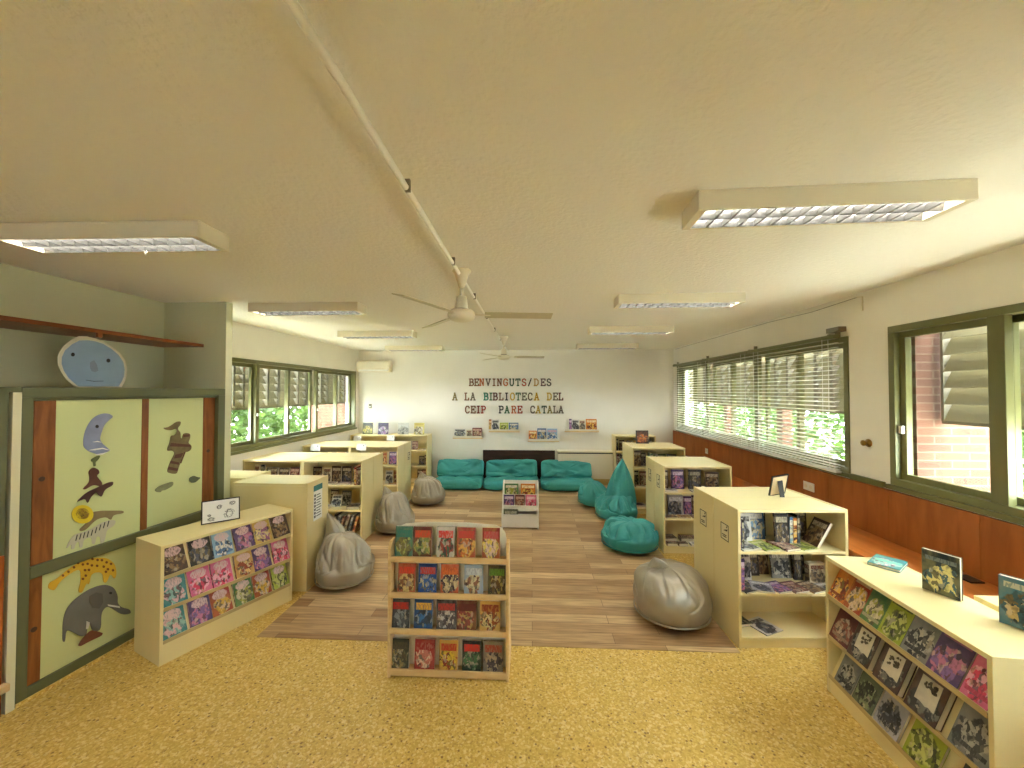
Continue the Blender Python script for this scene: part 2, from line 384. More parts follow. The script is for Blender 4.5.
PAL = {  # colour word: base, art A, art B, title
 'white': ((226,222,212),(120,120,124),(60,60,66),(70,66,66)), 'black': ((30,28,32),(120,104,70),(90,90,100),(190,180,150)),
 'dark brown': ((58,40,32),(150,120,80),(96,70,52),(206,190,160)), 'grey': ((120,120,116),(176,172,160),(64,64,66),(210,206,196)),
 'purple': ((72,52,96),(140,104,160),(196,120,150),(214,196,214)), 'blue': ((48,84,130),(120,150,180),(200,190,160),(220,214,200)),
 'red': ((150,34,28),(214,170,60),(220,190,150),(236,206,160)), 'orange': ((204,112,36),(230,180,80),(140,60,30),(240,220,170)),
 'yellow': ((212,178,76),(150,90,130),(230,210,150),(206,150,150)), 'green': ((56,110,66),(170,170,70),(210,200,160),(226,216,190)),
 'lime green': ((160,172,50),(196,200,110),(110,120,50),(210,206,150)), 'teal': ((44,120,120),(150,190,180),(220,180,180),(226,206,206)),
 'pink': ((206,92,130),(236,170,190),(220,70,100),(236,206,214)), 'maroon': ((92,34,34),(150,90,70),(190,160,130),(206,170,150)),
 'light blue': ((150,184,206),(90,120,160),(226,220,210),(206,160,170)), 'tan': ((200,160,90),(150,70,40),(226,190,120),(150,60,30)),
 'cream': ((220,208,178),(150,130,100),(100,90,80),(120,70,50)),
 'olive': ((92, 98, 74), (140, 150, 110), (60, 60, 50), (180, 176, 150)),
 'silver': ((170,166,170),(110,110,120),(60,60,70),(220,220,224)),
}
def cov(word, bubble=0, ty=.8, th=.09, title=None):
    SEED[0] += 1; b, a, c, t = PAL[word]
    return cover('%s_%d' % (word.replace(' ', '_'), SEED[0]), b, a, c, title or t, ty, th, bubble, SEED[0] * 3.7)
COVCACHE = {}
def cov_shared(word, k):
    key = (word, k)
    if key not in COVCACHE: COVCACHE[key] = cov(word)
    return COVCACHE[key]

def make_book(M, bw, bh, bt, m, label, group, cat='book', pages=True, name='book', hard=False):
    """origin bottom centre of the front cover; front faces local -Y, spine on local -X"""
    x0, x1 = -bw / 2, bw / 2; b = .0025 if hard else .0012
    k = MB()
    def bx(lo, hi, fr=None, sp=None):
        i = len(k.f); k.box(lo, hi)
        if fr: k.uv[i + 2] = [(0,0),(1,0),(1,1),(0,1)]
        if sp: k.uv[i + 5] = [(.55,0),(.45,0),(.45,1),(.55,1)]
    bx((x0, 0, 0), (x1, b, bh), fr=1)
    bx((x0, bt - b, 0), (x1, bt, bh))
    bx((x0 - b, 0, 0), (x0, bt, bh), sp=1)
    o = k.build(name, m, None, M=M)
    tag(o, label, cat, group)
    if pages:
        e = .003 if hard else .001
        p = MB().box((x0 + .0005, b, e), (x1 - e, bt - b, bh - e)).build('page_block', M_PAGES, o)
    return o

# ================================================================== ROOM
XL, XR, YB, YF, ZC = -3.56, 2.79, 7.85, -3.0, 2.66
XA = -3.47                                     # alcove wall above the built-in cupboard
def simple(name, mb, m, kind='structure', **k):
    o = mb.build(name, m, **k)
    if kind: o['kind'] = kind
    return o
simple('floor', MB().box((XL - .2, YF, -.1), (XR + .2, YB + .2, 0)), M_FLOOR)
simple('ceiling', MB().box((XL - .2, YF, ZC), (XR + .2, YB + .2, ZC + .12)), M_CEIL)
simple('wall_back', MB().box((XL - .2, YB, 0), (XR + .2, YB + .2, ZC)), M_WALL)
FX0, FX1, FZ0, FZ1 = -2.3, -1.4, 1.35, 1.9          # unseen window added behind the viewer to brighten the room
mb = MB()
for lo, hi in (((XL - .2, YF - .2, 0), (FX0, YF, ZC)), ((FX1, YF - .2, 0), (XR + .2, YF, ZC)), ((FX0, YF - .2, 0), (FX1, YF, FZ0)), ((FX0, YF - .2, FZ1), (FX1, YF, ZC))): mb.box(lo, hi)
simple('wall_front', mb, M_WALL)
mb = MB()
mb.box((FX0, YF - .12, FZ0), (FX1, YF - .06, FZ0 + .05)); mb.box((FX0, YF - .12, FZ1 - .05), (FX1, YF - .06, FZ1))
for x_ in (FX0, (FX0 + FX1) / 2 - .025, FX1 - .05): mb.box((x_, YF - .12, FZ0 + .05), (x_ + .05, YF - .06, FZ1 - .05))
w4 = simple('added_window', mb, M_GREENW)
MB().box((FX0, YF - .092, FZ0 + .04), (FX1, YF - .088, FZ1 - .04)).build('window_pane', M_GLASS, w4)
def wall_x(name, x0, x1, y0, y1, holes, m):
    mb = MB(); y = y0
    for a, b, za, zb in sorted(holes):
        if a > y: mb.box((x0, y, 0), (x1, a, ZC))
        mb.box((x0, a, 0), (x1, b, za)); mb.box((x0, a, zb), (x1, b, ZC)); y = b
    if y < y1: mb.box((x0, y, 0), (x1, y1, ZC))
    return simple(name, mb, m)
WL = (3.70, 7.70, 1.10, 2.225)                 # left window hole
WR = (3.58, 7.64, 1.10, 2.31)                  # window behind the blinds
WN = (0.30, 3.19, 1.10, 2.325)                 # near right window
wall_x('wall_left', XL - .2, XL, 3.55, YB, [WL], M_WALL)
simple('wall_left_alcove', MB().box((XL - .2, YF, 0), (XA, 3.55, ZC)), M_WALLG)
simple('wall_left_pier', MB().box((XA, 3.50, 0), (-2.86, 3.575, ZC)), M_WALLG)
wall_x('wall_right', XR, XR + .2, YF, YB, [WR, WN], M_WALL)

# wainscot with board seams, green capping
mb = MB(); y = YF
while y < YB - .01:
    y2 = min(y + .62, YB); mb.box((XR - .02, y + .0015, 0), (XR, y2 - .0015, 1.055)); y = y2
simple('trim_1', mb, M_WAIN)
simple('trim_2', MB().box((XR - .03, WN[1] + .05, 1.06), (XR, WR[0] - .02, 1.105)), M_GREENW, bevel=.004)

def window(name, x, side, hole, sashes, m_frame=M_GREENW, fr=.05):
    """sliding window in an x-wall; side=+1 right wall, -1 left wall; x = inner wall face; sashes = list of (y0,y1,track)"""
    y0, y1, z0, z1 = hole; s = side
    def bx(mb, xa, xb, a, b, c, d): mb.box((min(x + s*xa, x + s*xb), a, c), (max(x + s*xa, x + s*xb), b, d))
    f = MB()
    bx(f, -.012, .12, y0, y1, z0, z0 + fr); bx(f, -.012, .12, y0, y1, z1 - fr, z1)
    bx(f, -.012, .12, y0, y0 + fr, z0 + fr, z1 - fr); bx(f, -.012, .12, y1 - fr, y1, z0 + fr, z1 - fr)
    bx(f, -.03, .0, y0 - .02, y1 + .02, z0 - .035, z0)                      # little sill
    root = f.build(name, m_frame, bevel=.003); root['kind'] = 'structure'
    for a, b, t in sashes:
        q = MB(); w_ = .045; xa, xb = (.03, .065) if t == 0 else (.07, .105)
        c, d = z0 + fr, z1 - fr
        bx(q, xa, xb, a, b, c, c + w_); bx(q, xa, xb, a, b, d - w_, d); bx(q, xa, xb, a, a + w_, c + w_, d - w_); bx(q, xa, xb, b - w_, b, c + w_, d - w_)
        so_ = q.build('window_sash', m_frame, root, bevel=.002)
        g = MB(); xm = (xa + xb) / 2; bx(g, xm - .002, xm + .002, a + w_ - .004, b - w_ + .004, c + w_ - .004, d - w_ + .004)
        g.build('window_pane', M_GLASS, so_)
    return root
w1 = window('window_1', XL, -1, WL, [(3.75, 4.42, 1), (4.40, 4.86, 0), (4.90, 5.62, 0), (5.60, 6.26, 1), (6.30, 7.04, 0), (7.02, 7.65, 1)])
mb = MB()
for yy in (4.86, 6.26): mb.box((XL - .035, yy - .01, 1.15), (XL + .01, yy + .05, 2.175))
mb.build('window_mullion', M_GREENW, w1, bevel=.003)
w2 = window('window_2', XR, 1, WR, [(3.63, 4.32, 0), (4.30, 4.94, 1), (5.02, 5.7, 0), (5.68, 6.32, 1), (6.40, 7.0, 0), (6.98, 7.59, 1)])
mb = MB()
for yy in (4.96, 6.34): mb.box((XR - .01, yy - .01, 1.15), (XR + .035, yy + .07, 2.26))
mb.build('window_mullion', M_GREENW, w2, bevel=.003)
w3 = window('window_3', XR, 1, WN, [(2.47, 3.14, 0), (1.77, 2.51, 1), (1.0, 1.68, 0), (.35, 1.04, 1)])
MB().box((XR - .012, 2.435, 1.15), (XR + .035, 2.525, 2.275)).build('window_mullion', M_GREENW, w3, bevel=.003)
MB().box((XR + .005, 3.105, 1.50), (XR + .03, 3.135, 1.56)).build('window_latch', M_WHITE, w3, bevel=.003)
for yy, n_ in ((4.86, 1), (6.27, 1)):
    MB().box((XL + .01, yy + .0, 1.50), (XL + .03, yy + .035, 1.54)).build('window_latch', M_WHITE, w1, bevel=.003)

# vinyl sheet laid on the terrazzo between the bookcases
tag(MB().box((-2.04, 2.825, 0), (1.445, YB - .01, .004)).build('vinyl_floor_sheet', M_VINYL), 'wood look vinyl sheet laid over the yellow terrazzo between the bookcases', 'vinyl flooring')

# ------------------------------------------------------------------ shutters outside
def shutter(label, x, y0, y1, z0, z1, side, group, gap=None):
    root = empty('louvre_shutter', Vector((x, (y0 + y1) / 2, z0)), label, 'shutter', group)
    n = max(3, round((z1 - z0) / .115)); h = (z1 - z0) / n
    mb = MB()
    for k in range(n):
        zc = k * h
        mb.prism([(-.035 * side, zc + .004), (-.022 * side, zc + .002), (.04 * side, zc + h * 1.06), (.027 * side, zc + h * 1.08)], -(y1 - y0) / 2 + .02, (y1 - y0) / 2 - .02, 0)
    mb.build('slats', M_SHUT, root)
    f = MB(); hw = (y1 - y0) / 2
    for yy in (-hw, hw - .02): f.box((-.035, yy, 0), (.035, yy + .02, z1 - z0))
    f.box((-.03, -hw, -.02), (.03, hw, .004))
    f.build('side_channel', M_SHUTD, root)
    g = MB()
    for yy in ([hw * .28] if gap is None else gap): g.box((-.055, yy - .018, .02), (.055, yy + .018, z1 - z0))
    g.build('tilt_stile', M_SHUTD, root)
    return root
for i, (a, b) in enumerate(((3.72, 4.40), (4.42, 4.96), (4.96, 5.66), (5.68, 6.38), (6.40, 7.05), (7.07, 7.72))):
    shutter('beige louvred shutter half lowered outside the left window, %s from the near end' % ORD[i], XL - .27, a, b, 1.60, 2.36, -1, 'shutters outside the left window')
for i, (a, b) in enumerate(((3.70, 4.36), (4.38, 5.05), (5.07, 5.75), (5.77, 6.45), (6.47, 7.1), (7.12, 7.75))):
    shutter('beige louvred shutter behind the blinds outside the far right window, %s from near end' % ORD[i], XR + .30, a, b, 1.62, 2.42, 1, 'shutters outside the right window')
for i, (a, b) in enumerate(((2.44, 3.08), (1.78, 2.42), (1.12, 1.76), (.46, 1.10))):
    shutter('beige louvred shutter half lowered outside the near right window, %s from the brick' % ORD[i], XR + .30, a, b, 1.60, 2.45, 1, 'shutters outside the near right window', gap=[])
def pier(x0, x1, y0, y1, label):
    return tag(MB().box((0, 0, 0), (x1 - x0, y1 - y0, 3.6)).build('brick_pier', M_BRICK, M=TR(x0, y0, -.5)), label, 'brick pier', 'brick piers outside the windows')
tag(MB().box((.08, 0, 0), (.57, .38, 3.6)).box((0, 0, 1.6), (.08, .065, 2.82)).build('brick_pier', M_BRICK, M=TR(XR + .127, 3.12, -.5)), 'red brick pier standing outside the near right window', 'brick pier', 'brick piers outside the windows')
pier(XR + .38, XR + .50, 5.12, 5.24, 'slim brick pier behind the blinds, nearer of two')
pier(XR + .38, XR + .50, 6.52, 6.64, 'slim brick pier behind the blinds, farther of two')
pier(XL - .95, XL - .21, 7.76, 8.1, 'brick pier outside the far end of the left window')

# ------------------------------------------------------------------ garden outside (uncountable foliage, real leaves in the sun)
def foliage(name, label, x0, x1, y0, y1, z0, z1, n, seed, ls):
    rnd = random.Random(seed); mb = MB(); c = 0
    while c < n:
        p = Vector((rnd.uniform(x0, x1), rnd.uniform(y0, y1), rnd.uniform(z0, z1)))
        if mnoise.noise(p * .9 + Vector((seed, 0, 0))) < rnd.uniform(-.35, .15): continue
        q = Matrix.Rotation(rnd.uniform(0, 6.28), 3, 'Z') @ Matrix.Rotation(rnd.uniform(-1.1, 1.1), 3, 'X') @ Matrix.Rotation(rnd.uniform(-1, 1), 3, 'Y')
        s = ls * rnd.uniform(.6, 1.3)
        mb.face([p + q @ Vector(v) for v in ((-s*.5, 0, 0), (0, -s*.28, s*.06), (s*.55, 0, 0), (0, s*.28, s*.06))]); c += 1
    return tag(mb.build(name, M_LEAF), label, 'foliage', None, 'stuff')
foliage('garden_foliage', 'sunlit green tree foliage outside the left windows', -8.4, -5.4, 3.5, 16, -.4, 3.8, 24000, 3, .21)
foliage('garden_foliage', 'sunlit green tree foliage outside the right windows', 4.7, 7.4, .5, 15, -.4, 3.6, 22000, 9, .20)
simple('ground_outside', MB().box((-25, -12, -.62), (25, 30, -.5)), M_BOUNCE)

# ------------------------------------------------------------------ blinds on the far right window
def blind(label, y0, y1, hooks):
    x = XR - .075; z0, z1 = 1.095, 2.33
    root = empty('venetian_blind', Vector((x, (y0 + y1) / 2, z0)), label, 'blind', 'venetian blinds on the right wall')
    hw = (y1 - y0) / 2; H = z1 - z0
    MB().box((-.028, -hw, H - .035), (.028, hw, H)).build('head_rail', M_GREENW, root, bevel=.003)
    MB().box((-.025, -hw, 0), (.025, hw, .018)).build('bottom_rail', M_WHITE, root, bevel=.003)
    mb = MB(); zz = []
    z = .026
    for k in range(5): zz.append(z); z += .024
    while z < H - .05: zz.append(z); z += .0405
    for z in zz:
        a = .14 if z > .14 else 0
        mb.prism([(-.025, z - .0012 - .025*a), (0, z + .002), (.025, z - .0012 + .025*a), (.025, z + .0006 + .025*a), (0, z + .0045), (-.025, z + .0006 - .025*a)], -hw + .01, hw - .01)
    mb.build('slats', M_BLIND, root)
    c = MB()
    for yy in (-hw + .14, hw - .14):
        for xx in (-.027, .027): c.tube([(xx, yy, .02), (xx, yy, H - .03)], .0018, 5)
    c.build('ladder_cord', M_WHITE, root)
    c = MB()
    for yy in hooks: c.box((.04, yy - .012, H - .02), (.072, yy + .012, H + .05)); c.box((-.028, yy - .012, H), (.06, yy + .012, H + .008))
    c.build('bracket', M_SHUTD, root)
    return root
blind('venetian blind on the right wall, nearest of three', 3.615, 5.02, (-.64, .66))
blind('venetian blind on the right wall, middle of three', 5.03, 6.33, (.62,))
blind('venetian blind on the right wall, farthest of three', 6.34, 7.60, (.58,))
tag(MB().box((XR - .07, 3.60, 2.355), (XR, 3.75, 2.40)).build('blind_bracket_box', M_SHUTD, bevel=.004), 'small brown bracket box above near end of blinds', 'bracket')

# ------------------------------------------------------------------ ceiling lights, fans, conduit
def light(label, x, y):
    root = empty('ceiling_light', Vector((x, y, ZC)), label, 'ceiling light', 'fluorescent ceiling lights')
    L, D, Hh = 1.06, .205, .085; t = .012
    mb = MB(); mb.box((0, 0, -.012), (L, D, -.001))
    mb.box((0, 0, -Hh), (L, t, -.012)); mb.box((0, D - t, -Hh), (L, D, -.012)); mb.box((0, t, -Hh), (.035, D - t, -.012)); mb.box((L - .035, t, -Hh), (L, D - t, -.012))
    mb.build('housing', M_ENAMEL, root, bevel=.002)
    for y0 in (t, D / 2 + .003):
        y1 = y0 + D / 2 - t - .003; q = MB()
        a, b = -Hh + .002, -.018
        # mirrored trough with cross blades
        pr = [(y0, a), (y0 + .006, a + .035), (y0 + .022, b), (y1 - .022, b), (y1 - .006, a + .035), (y1, a), (y1 - .001, a), (y1 - .008, a + .034), (y1 - .023, b - .002), (y0 + .023, b - .002), (y0 + .008, a + .034), (y0 + .001, a)]
        q.prism(pr, .036, L - .036, axis='x')
        n = 14
        for k in range(1, n):
            xx = .036 + (L - .072) * k / n
            q.prism([(xx - .004, a), (xx + .004, a), (xx + .001, a + .028), (xx - .001, a + .028)], y0 + .002, y1 - .002, axis='y')
        q.build('louvre', M_LOUV, root)
        MB().tube([(.045, (y0 + y1) / 2, -.036), (L - .045, (y0 + y1) / 2, -.036)], .008, 10).build('tube', M_TUBE, root, smooth=True)
    return root
for i, (yl, yr) in enumerate(((1.79, 1.645), (3.55, 3.38), (5.25, 5.05), (7.0, 6.86))):
    pos = ('nearest of the row', 'second of the row', 'third of the row', 'farthest of the row')[i]
    l1 = light('long white fluorescent ceiling light on the left, ' + pos, -2.69, yl)
    l2 = light('long white fluorescent ceiling light on the right, ' + pos, (.693, .745, .745, .79)[i], yr)
    if i == 0:
        l1.rotation_euler.z = R(1); l2.rotation_euler.z = R(-2)
        MB().tube([(.62, .17, -.085), (.62, .172, -.10), (.626, .176, -.112), (.632, .172, -.10), (.632, .17, -.085)], .002, 5).build('catch_ring', M_WHITE, l1)

def fan(label, x, y, rot, zhub, rad):
    root = empty('ceiling_fan', TR(x, y, ZC, rot), label, 'ceiling fan', 'ceiling fans')
    d = zhub - ZC
    MB().lathe([(.062, -.001), (.066, -.012), (.05, -.03), (.024, -.11), (.018, -.125)], 24).build('canopy', M_ENAMEL, root, smooth=True)
    MB().tube([(0, 0, -.12), (0, 0, d + .12)], .0115, 12).build('down_rod', M_ENAMEL, root, smooth=True)
    MB().lathe([(.034, d + .13), (.036, d + .125), (.045, d + .05), (.045, d + .042)], 24).build('upper_cup', M_ENAMEL, root, smooth=True)
    MB().lathe([(.046, d + .043), (.046, d + .032)], 24).build('dark_collar', M_BLACK, root)
    MB().lathe([(.075, d + .034), (.092, d + .02), (.096, d - .005), (.082, d - .03), (.05, d - .042), (.012, d - .046)], 28).build('motor_housing', M_ENAMEL, root, smooth=True)
    for k in range(3):
        Mk = RZ(120 * k)
        b = MB(); tw = Matrix.Translation((0, 0, d + .004)) @ RX(-13)
        b.box((.16, -.045, -.003), (rad, .045, .003), 0, Mk @ tw)
        bl = b.build('blade', mat('fan_blade', S(196, 186, 150), .35), root, bevel=.002)
        MB().box((.085, -.014, -.004), (.20, .014, .004), 0, Mk @ Matrix.Translation((0, 0, d + .003))).build('blade_arm', M_ENAMEL, bl)
    return root
fan('white three bladed ceiling fan in the middle of the room, nearer of two', -.485, 2.66, 7, 2.345, .63)
fan('white three bladed ceiling fan close to the back wall, farther of two', -.43, 5.95, 5, 2.345, .62)
cdt = empty('ceiling_conduit', Vector((-.497, 0, ZC)), 'cream cable conduit running along the ceiling to the back wall', 'conduit')
MB().tube([(0, -2.9, -.034), (0, YB, -.034)], .0125, 12).build('pipe', M_CEIL, cdt, smooth=True)
for k in range(11): MB().box((-.004, -2.1 + k * .9, -.048), (.016, -2.085 + k * .9, 0)).build('clip', M_SHUTD, cdt)
wp = empty('wall_cable', Vector((XR, 3.42, 2.6)), 'thin cable with a short drop hung along the right wall top', 'cable')
MB().tube([(-.008, 0, -.10), (-.008, 0, .02), (-.010, .05, .026)], .006, 6).build('drop', M_ENAMEL, wp)
MB().tube([(-.01, .05, .026), (-.008, .6, .01), (-.008, 1.3, .034), (-.008, 4.3, .04)], .0025, 5).build('wire', M_SHUTD, wp)

# air conditioner, thermostat, sockets, knob
ac = empty('air_conditioner', Vector((-3.19, YB, 2.19)), 'cream wall air conditioner in the far left corner above the window end', 'air conditioner')
MB().prism([(0, 0.02), (0, .26), (-.14, .26), (-.19, .22), (-.19, .09), (-.15, .02)], -.34, .34, axis='x').build('casing', M_ENAMEL, ac, bevel=.012)
MB().box((-.31, -.192, .10), (.31, -.188, .22)).build('front_grille', M_OFFW, ac, bevel=.002)
MB().box((-.30, -.18, .035), (.30, -.165, .075)).build('air_flap', M_WHITE, ac, bevel=.003)
th = empty('thermostat', Vector((-3.31, YB, 1.52)), 'small grey thermostat on the back wall below the air conditioner', 'thermostat')
MB().box((-.03, -.025, -.045), (.03, 0, .045)).build('body', M_SHUTD, th, bevel=.005)
MB().lathe([(.014, 0), (.013, .01)], 16, M=Matrix.Translation((0, -.025, -.01)) @ RX(90)).build('dial', M_WHITE, th)
for x_, y_, z_, lab in ((XR - .02, 4.07, .87, 'white double wall socket on the wood wainscot behind the nearest right bookcase'), (XR - .02, 6.36, .875, 'white wall socket on the wood wainscot toward the back wall')):
    s_ = empty('wall_socket', Vector((x_, y_, z_)), lab, 'socket')
    wd = .075 if y_ < 5 else .045
    MB().box((-.008, -wd, -.042), (0, wd, .042)).build('plate', M_WHITE, s_, bevel=.003)
    mb = MB()
    for yy in ((-.035, .035) if y_ < 5 else (0,)): mb.lathe([(.02, 0), (.02, .003)], 16, M=Matrix.Translation((-.008, yy, 0)) @ RY(-90))
    mb.build('outlet', M_OFFW, s_)
kn = empty('door_stop', Vector((XR, 3.39, 1.393)), 'round brass stop on the white wall between right windows', 'door stop')
MB().lathe([(.032, 0), (.034, .006), (.014, .012), (.012, .03), (.022, .038), (.024, .05), (.014, .058)], 20, M=RY(-90)).build('stop_body', mat('brass', S(150, 120, 60), .3, metal=.9), kn, smooth=True)

# wooden bench along the right wall
bn = empty('window_bench', Vector((2.33, 0, 0)), 'orange wood bench top running along the right wall below the wainscot', 'bench')
MB().box((0, YF + .02, .63), (XR - .02 - 2.33, YB - .01, .66)).build('bench_top', M_BENCH, bn, bevel=.004)
MB().box((.03, YF + .03, .0), (.05, YB - .02, .63)).build('front_panel', M_WAIN, bn)
MB().box((.32, 2.52, .66), (.40, 2.62, .668)).build('cable_slot', M_BLACK, bn)

# ------------------------------------------------------------------ alcove shelf and built-in cupboard
sh = empty('alcove_shelf', Vector((XA, 0, 2.235)), 'long brown wooden shelf high on the left wall above the cupboard', 'shelf')
MB().box((0, -2.9, 0), (.40, 3.495, .028)).build('board', M_SHELFW, sh, bevel=.003)
MB().box((.385, 2.60, -.03), (.402, 2.63, .0)).build('clip', M_SHELFW, sh)
CA = Vector((-2.97, 2.08, 0)); CANG = 84.74
CM = TR(CA.x, CA.y, 0, CANG); CN = (CM.to_3x3() @ Vector((0, -1, 0)))
def on_cup(u, v, off=0):
    p = onplane(u, v, CA + CN * off, CN); q = CM.inverted() @ p
    return (q.x, q.z)
cb = empty('built_in_cupboard', CM, 'olive green built-in cupboard with pale sliding doors and animal cut-outs', 'cupboard')
cl, cr, ct = .045, 1.405, 1.845
mb = MB()
mb.box((cl, 0, 1.785), (cr, .48, ct)); mb.box((cl, 0, .0), (.095, .48, 1.785)); mb.box((1.335, 0, 0), (cr, .48, 1.785))
mb.box((.095, 0, .707), (1.335, .06, .779)); mb.box((.095, 0, .0), (1.335, .06, .078)); mb.box((.095, .01, 1.765), (1.335, .05, 1.785))
mb.build('frame', M_GREEN, cb, bevel=.003)
MB().box((.095, .40, .06), (1.335, .42, 1.77)).build('inner_back', M_BLACK, cb)
MB().box((cl, -.010, .0), (cr, .0, .022)).build('terrazzo_plinth', M_FLOOR, cb)
def sdoor(s0, s1, z0, z1, y, woods, pulls):
    d = MB().box((s0, y, z0), (s1, y + .016, z1)).build('sliding_door', M_DOOR, cb)
    for a, b in woods: MB().box((a, y - .004, z0), (b, y + .018, z1)).build('wood_stile', M_WOODR, d, bevel=.002)
    for a, z in pulls: MB().lathe([(.014, 0), (.015, .004), (.010, .004)], 16, M=Matrix.Translation((a, y - .004, z)) @ RX(90)).build('finger_pull', mat('pull_brown', S(70, 40, 24), .4), d)
    return d
sdoor(.105, .752, .781, 1.764, .018, [(.105, .207), (.705, .752)], [(.145, 1.29)])
sdoor(.74, 1.334, .781, 1.764, .040, [(1.222, 1.334)], [(1.27, 1.29)])
sdoor(.097, .75, .08, .706, .018, [(.097, .16)], [(.125, .40)])
sdoor(.74, 1.334, .08, .706, .040, [(1.25, 1.334)], [])
cb2 = empty('wall_cupboard', CM, 'cupboard at the left edge with green upper door and orange wood lower door', 'cupboard')
MB().box((-1.3, .0, .90), (-.012, .03, ct)).build('upper_door', M_GREEN, cb2)
MB().box((-1.3, .0, .0), (-.012, .03, .895)).build('lower_door', wood('orange_wood_door', S(150, 74, 24), S(184, 100, 40), (9, 9, 1), .35), cb2)
MB().box((-1.3, .03, .0), (-.012, .48, ct)).build('carcass', M_GREEN, cb2)
structure(MB().box((.003, -.006, .0), (.040, .45, 1.815)).build('trim_3', mat('cream_strip', S(222, 216, 180), .5), M=CM))
structure(MB().box((-1.3, .0, 1.816), (.04, .48, ct)).build('trim_4', M_GREEN, M=CM))
tag(MB().box((-.75, -.05, .145), (-.004, -.007, .185)).build('wooden_ledge', M_PINE, M=CM, bevel=.004), 'light wood ledge board fixed low at the left edge cupboard', 'ledge')

# paper animals on the cupboard doors
M_INK = mat('ink_black', S(30, 28, 28), .6)
GREYP = mat('grey_paper', S(120, 118, 112), .7, var=.12, vscale=14)
def cut(name, pts, m, label, y=.014, scale=None, org=(0, 0), sc=1, extra=None, th=.003):
    P = [on_cup(org[0] + a / sc, org[1] + b / sc) for a, b in pts]
    hi_ = sum(p[1] for p in P) / len(P) > .75                     # keep each animal on its own door
    P = [(p[0], max(p[1], .7815) if hi_ else min(p[1], .704)) for p in P]
    for _ in range(2):                                            # round the cut edge
        P = [q for i in range(len(P)) for q in ((P[i][0] * .78 + P[(i+1) % len(P)][0] * .22, P[i][1] * .78 + P[(i+1) % len(P)][1] * .22), (P[i][0] * .22 + P[(i+1) % len(P)][0] * .78, P[i][1] * .22 + P[(i+1) % len(P)][1] * .78))]
    cx_ = sum(p[0] for p in P) / len(P); cz_ = sum(p[1] for p in P) / len(P)
    o = MB().prism([(p[0] - cx_, p[1] - cz_) for p in P], 0, th).build(name, m, M=CM @ Matrix.Translation((cx_, y - th, cz_)))
    tag(o, label, 'paper cut-out', 'paper cut-outs on the cupboard doors')
    for nm, pp, mm in extra or []:
        Q = [on_cup(org[0] + a / sc, org[1] + b / sc) for a, b in pp]
        MB().prism([(q[0] - cx_, q[1] - cz_) for q in Q], -.0015, 0).build(nm, mm, o)
    return o
def disc(cx_, cy_, rx, ry, n=14): return [(cx_ + rx * math.cos(6.283 * k / n), cy_ + ry * math.sin(6.283 * k / n)) for k in range(n)]
Z1 = dict(org=(0, 380), sc=7.677, y=.016)
Z2 = dict(org=(0, 480), sc=3.2, y=.0135)
cut('moon_cutout', [(775,265),(815,255),(855,260),(885,282),(845,312),(815,345),(800,380),(790,410),(778,455),(800,490),(830,515),(862,542),(815,560),(770,572),(725,560),(690,545),(655,515),(652,470),(658,430),(668,390),(685,350),(715,305),(745,280)],
    mat('lilac_grey_paint', S(136, 144, 172), .7, var=.12, vscale=14), 'lilac crescent moon cut-out at the top of the left cupboard door', extra=[('eye', disc(757, 357, 13, 13), M_INK), ('white_swirl', [(690,540),(740,528),(800,520),(862,542),(800,530),(740,540)], M_PAPER), ('white_swirl', [(720,478),(760,468),(800,480),(760,476)], M_PAPER), ('white_swirl', [(740,572),(800,562),(840,552),(800,572),(760,578)], M_PAPER)], **Z1)
cut('mouse_cutout', [(712,610),(735,595),(770,578),(785,585),(765,615),(745,632),(750,660),(730,665),(728,630),(712,625)], mat('olive_paper', S(104, 112, 62), .7, var=.2, vscale=20), 'tiny olive mouse cut-out just below the lilac moon', **Z1)
Z3 = dict(org=(0, 380), sc=2.258, y=.016)
BRN = mat('brown_paper', S(92, 52, 38), .7, var=.15, vscale=18)
cut('monkey_cutout', [(203,206),(214,197),(226,202),(229,210),(222,216),(226,222),(235,232),(233,242),(222,238),(212,238),(196,248),(190,246),(205,232),(206,220)], BRN, 'small brown monkey cut-out between mouse and dark fox', **Z3)
cut('fox_cutout', [(247,72),(280,40),(320,22),(350,8),(368,5),(365,18),(340,30),(330,55),(322,50),(312,38),(295,55),(285,77),(278,60),(262,65)], mat('dark_brown_paper', S(78, 48, 40), .7, var=.15, vscale=18), 'dark brown running fox cut-out above the yellow maned lion', **Z2)
cut('lion_cutout', [(292,104),(330,98),(365,98),(400,98),(400,107),(366,112),(360,130),(345,118),(312,126),(280,160),(262,165),(258,158),(285,135)], mat('taupe_paper', S(140, 122, 80), .7, var=.1, vscale=18),
    'taupe lion cut-out with a round yellow mane on the left door', extra=[('mane', disc(268, 110, 35, 30, 20), mat('mane_yellow', S(222, 196, 40), .7)), ('face', disc(268, 108, 22, 18), mat('lion_face', S(150, 110, 46), .7)), ('eye', disc(259, 104, 4, 4, 8), M_INK), ('eye', disc(277, 104, 4, 4, 8), M_INK), ('nose', disc(268, 114, 6, 4, 8), M_INK)], **Z2)
zs = [('stripe', [(a, b), (a + 3, b - 1), (a - 2, b + 18), (a - 5, b + 19)], M_INK) for a, b in ((250,176),(262,172),(274,168),(286,165),(299,160),(312,152),(325,143),(338,136),(351,131))]
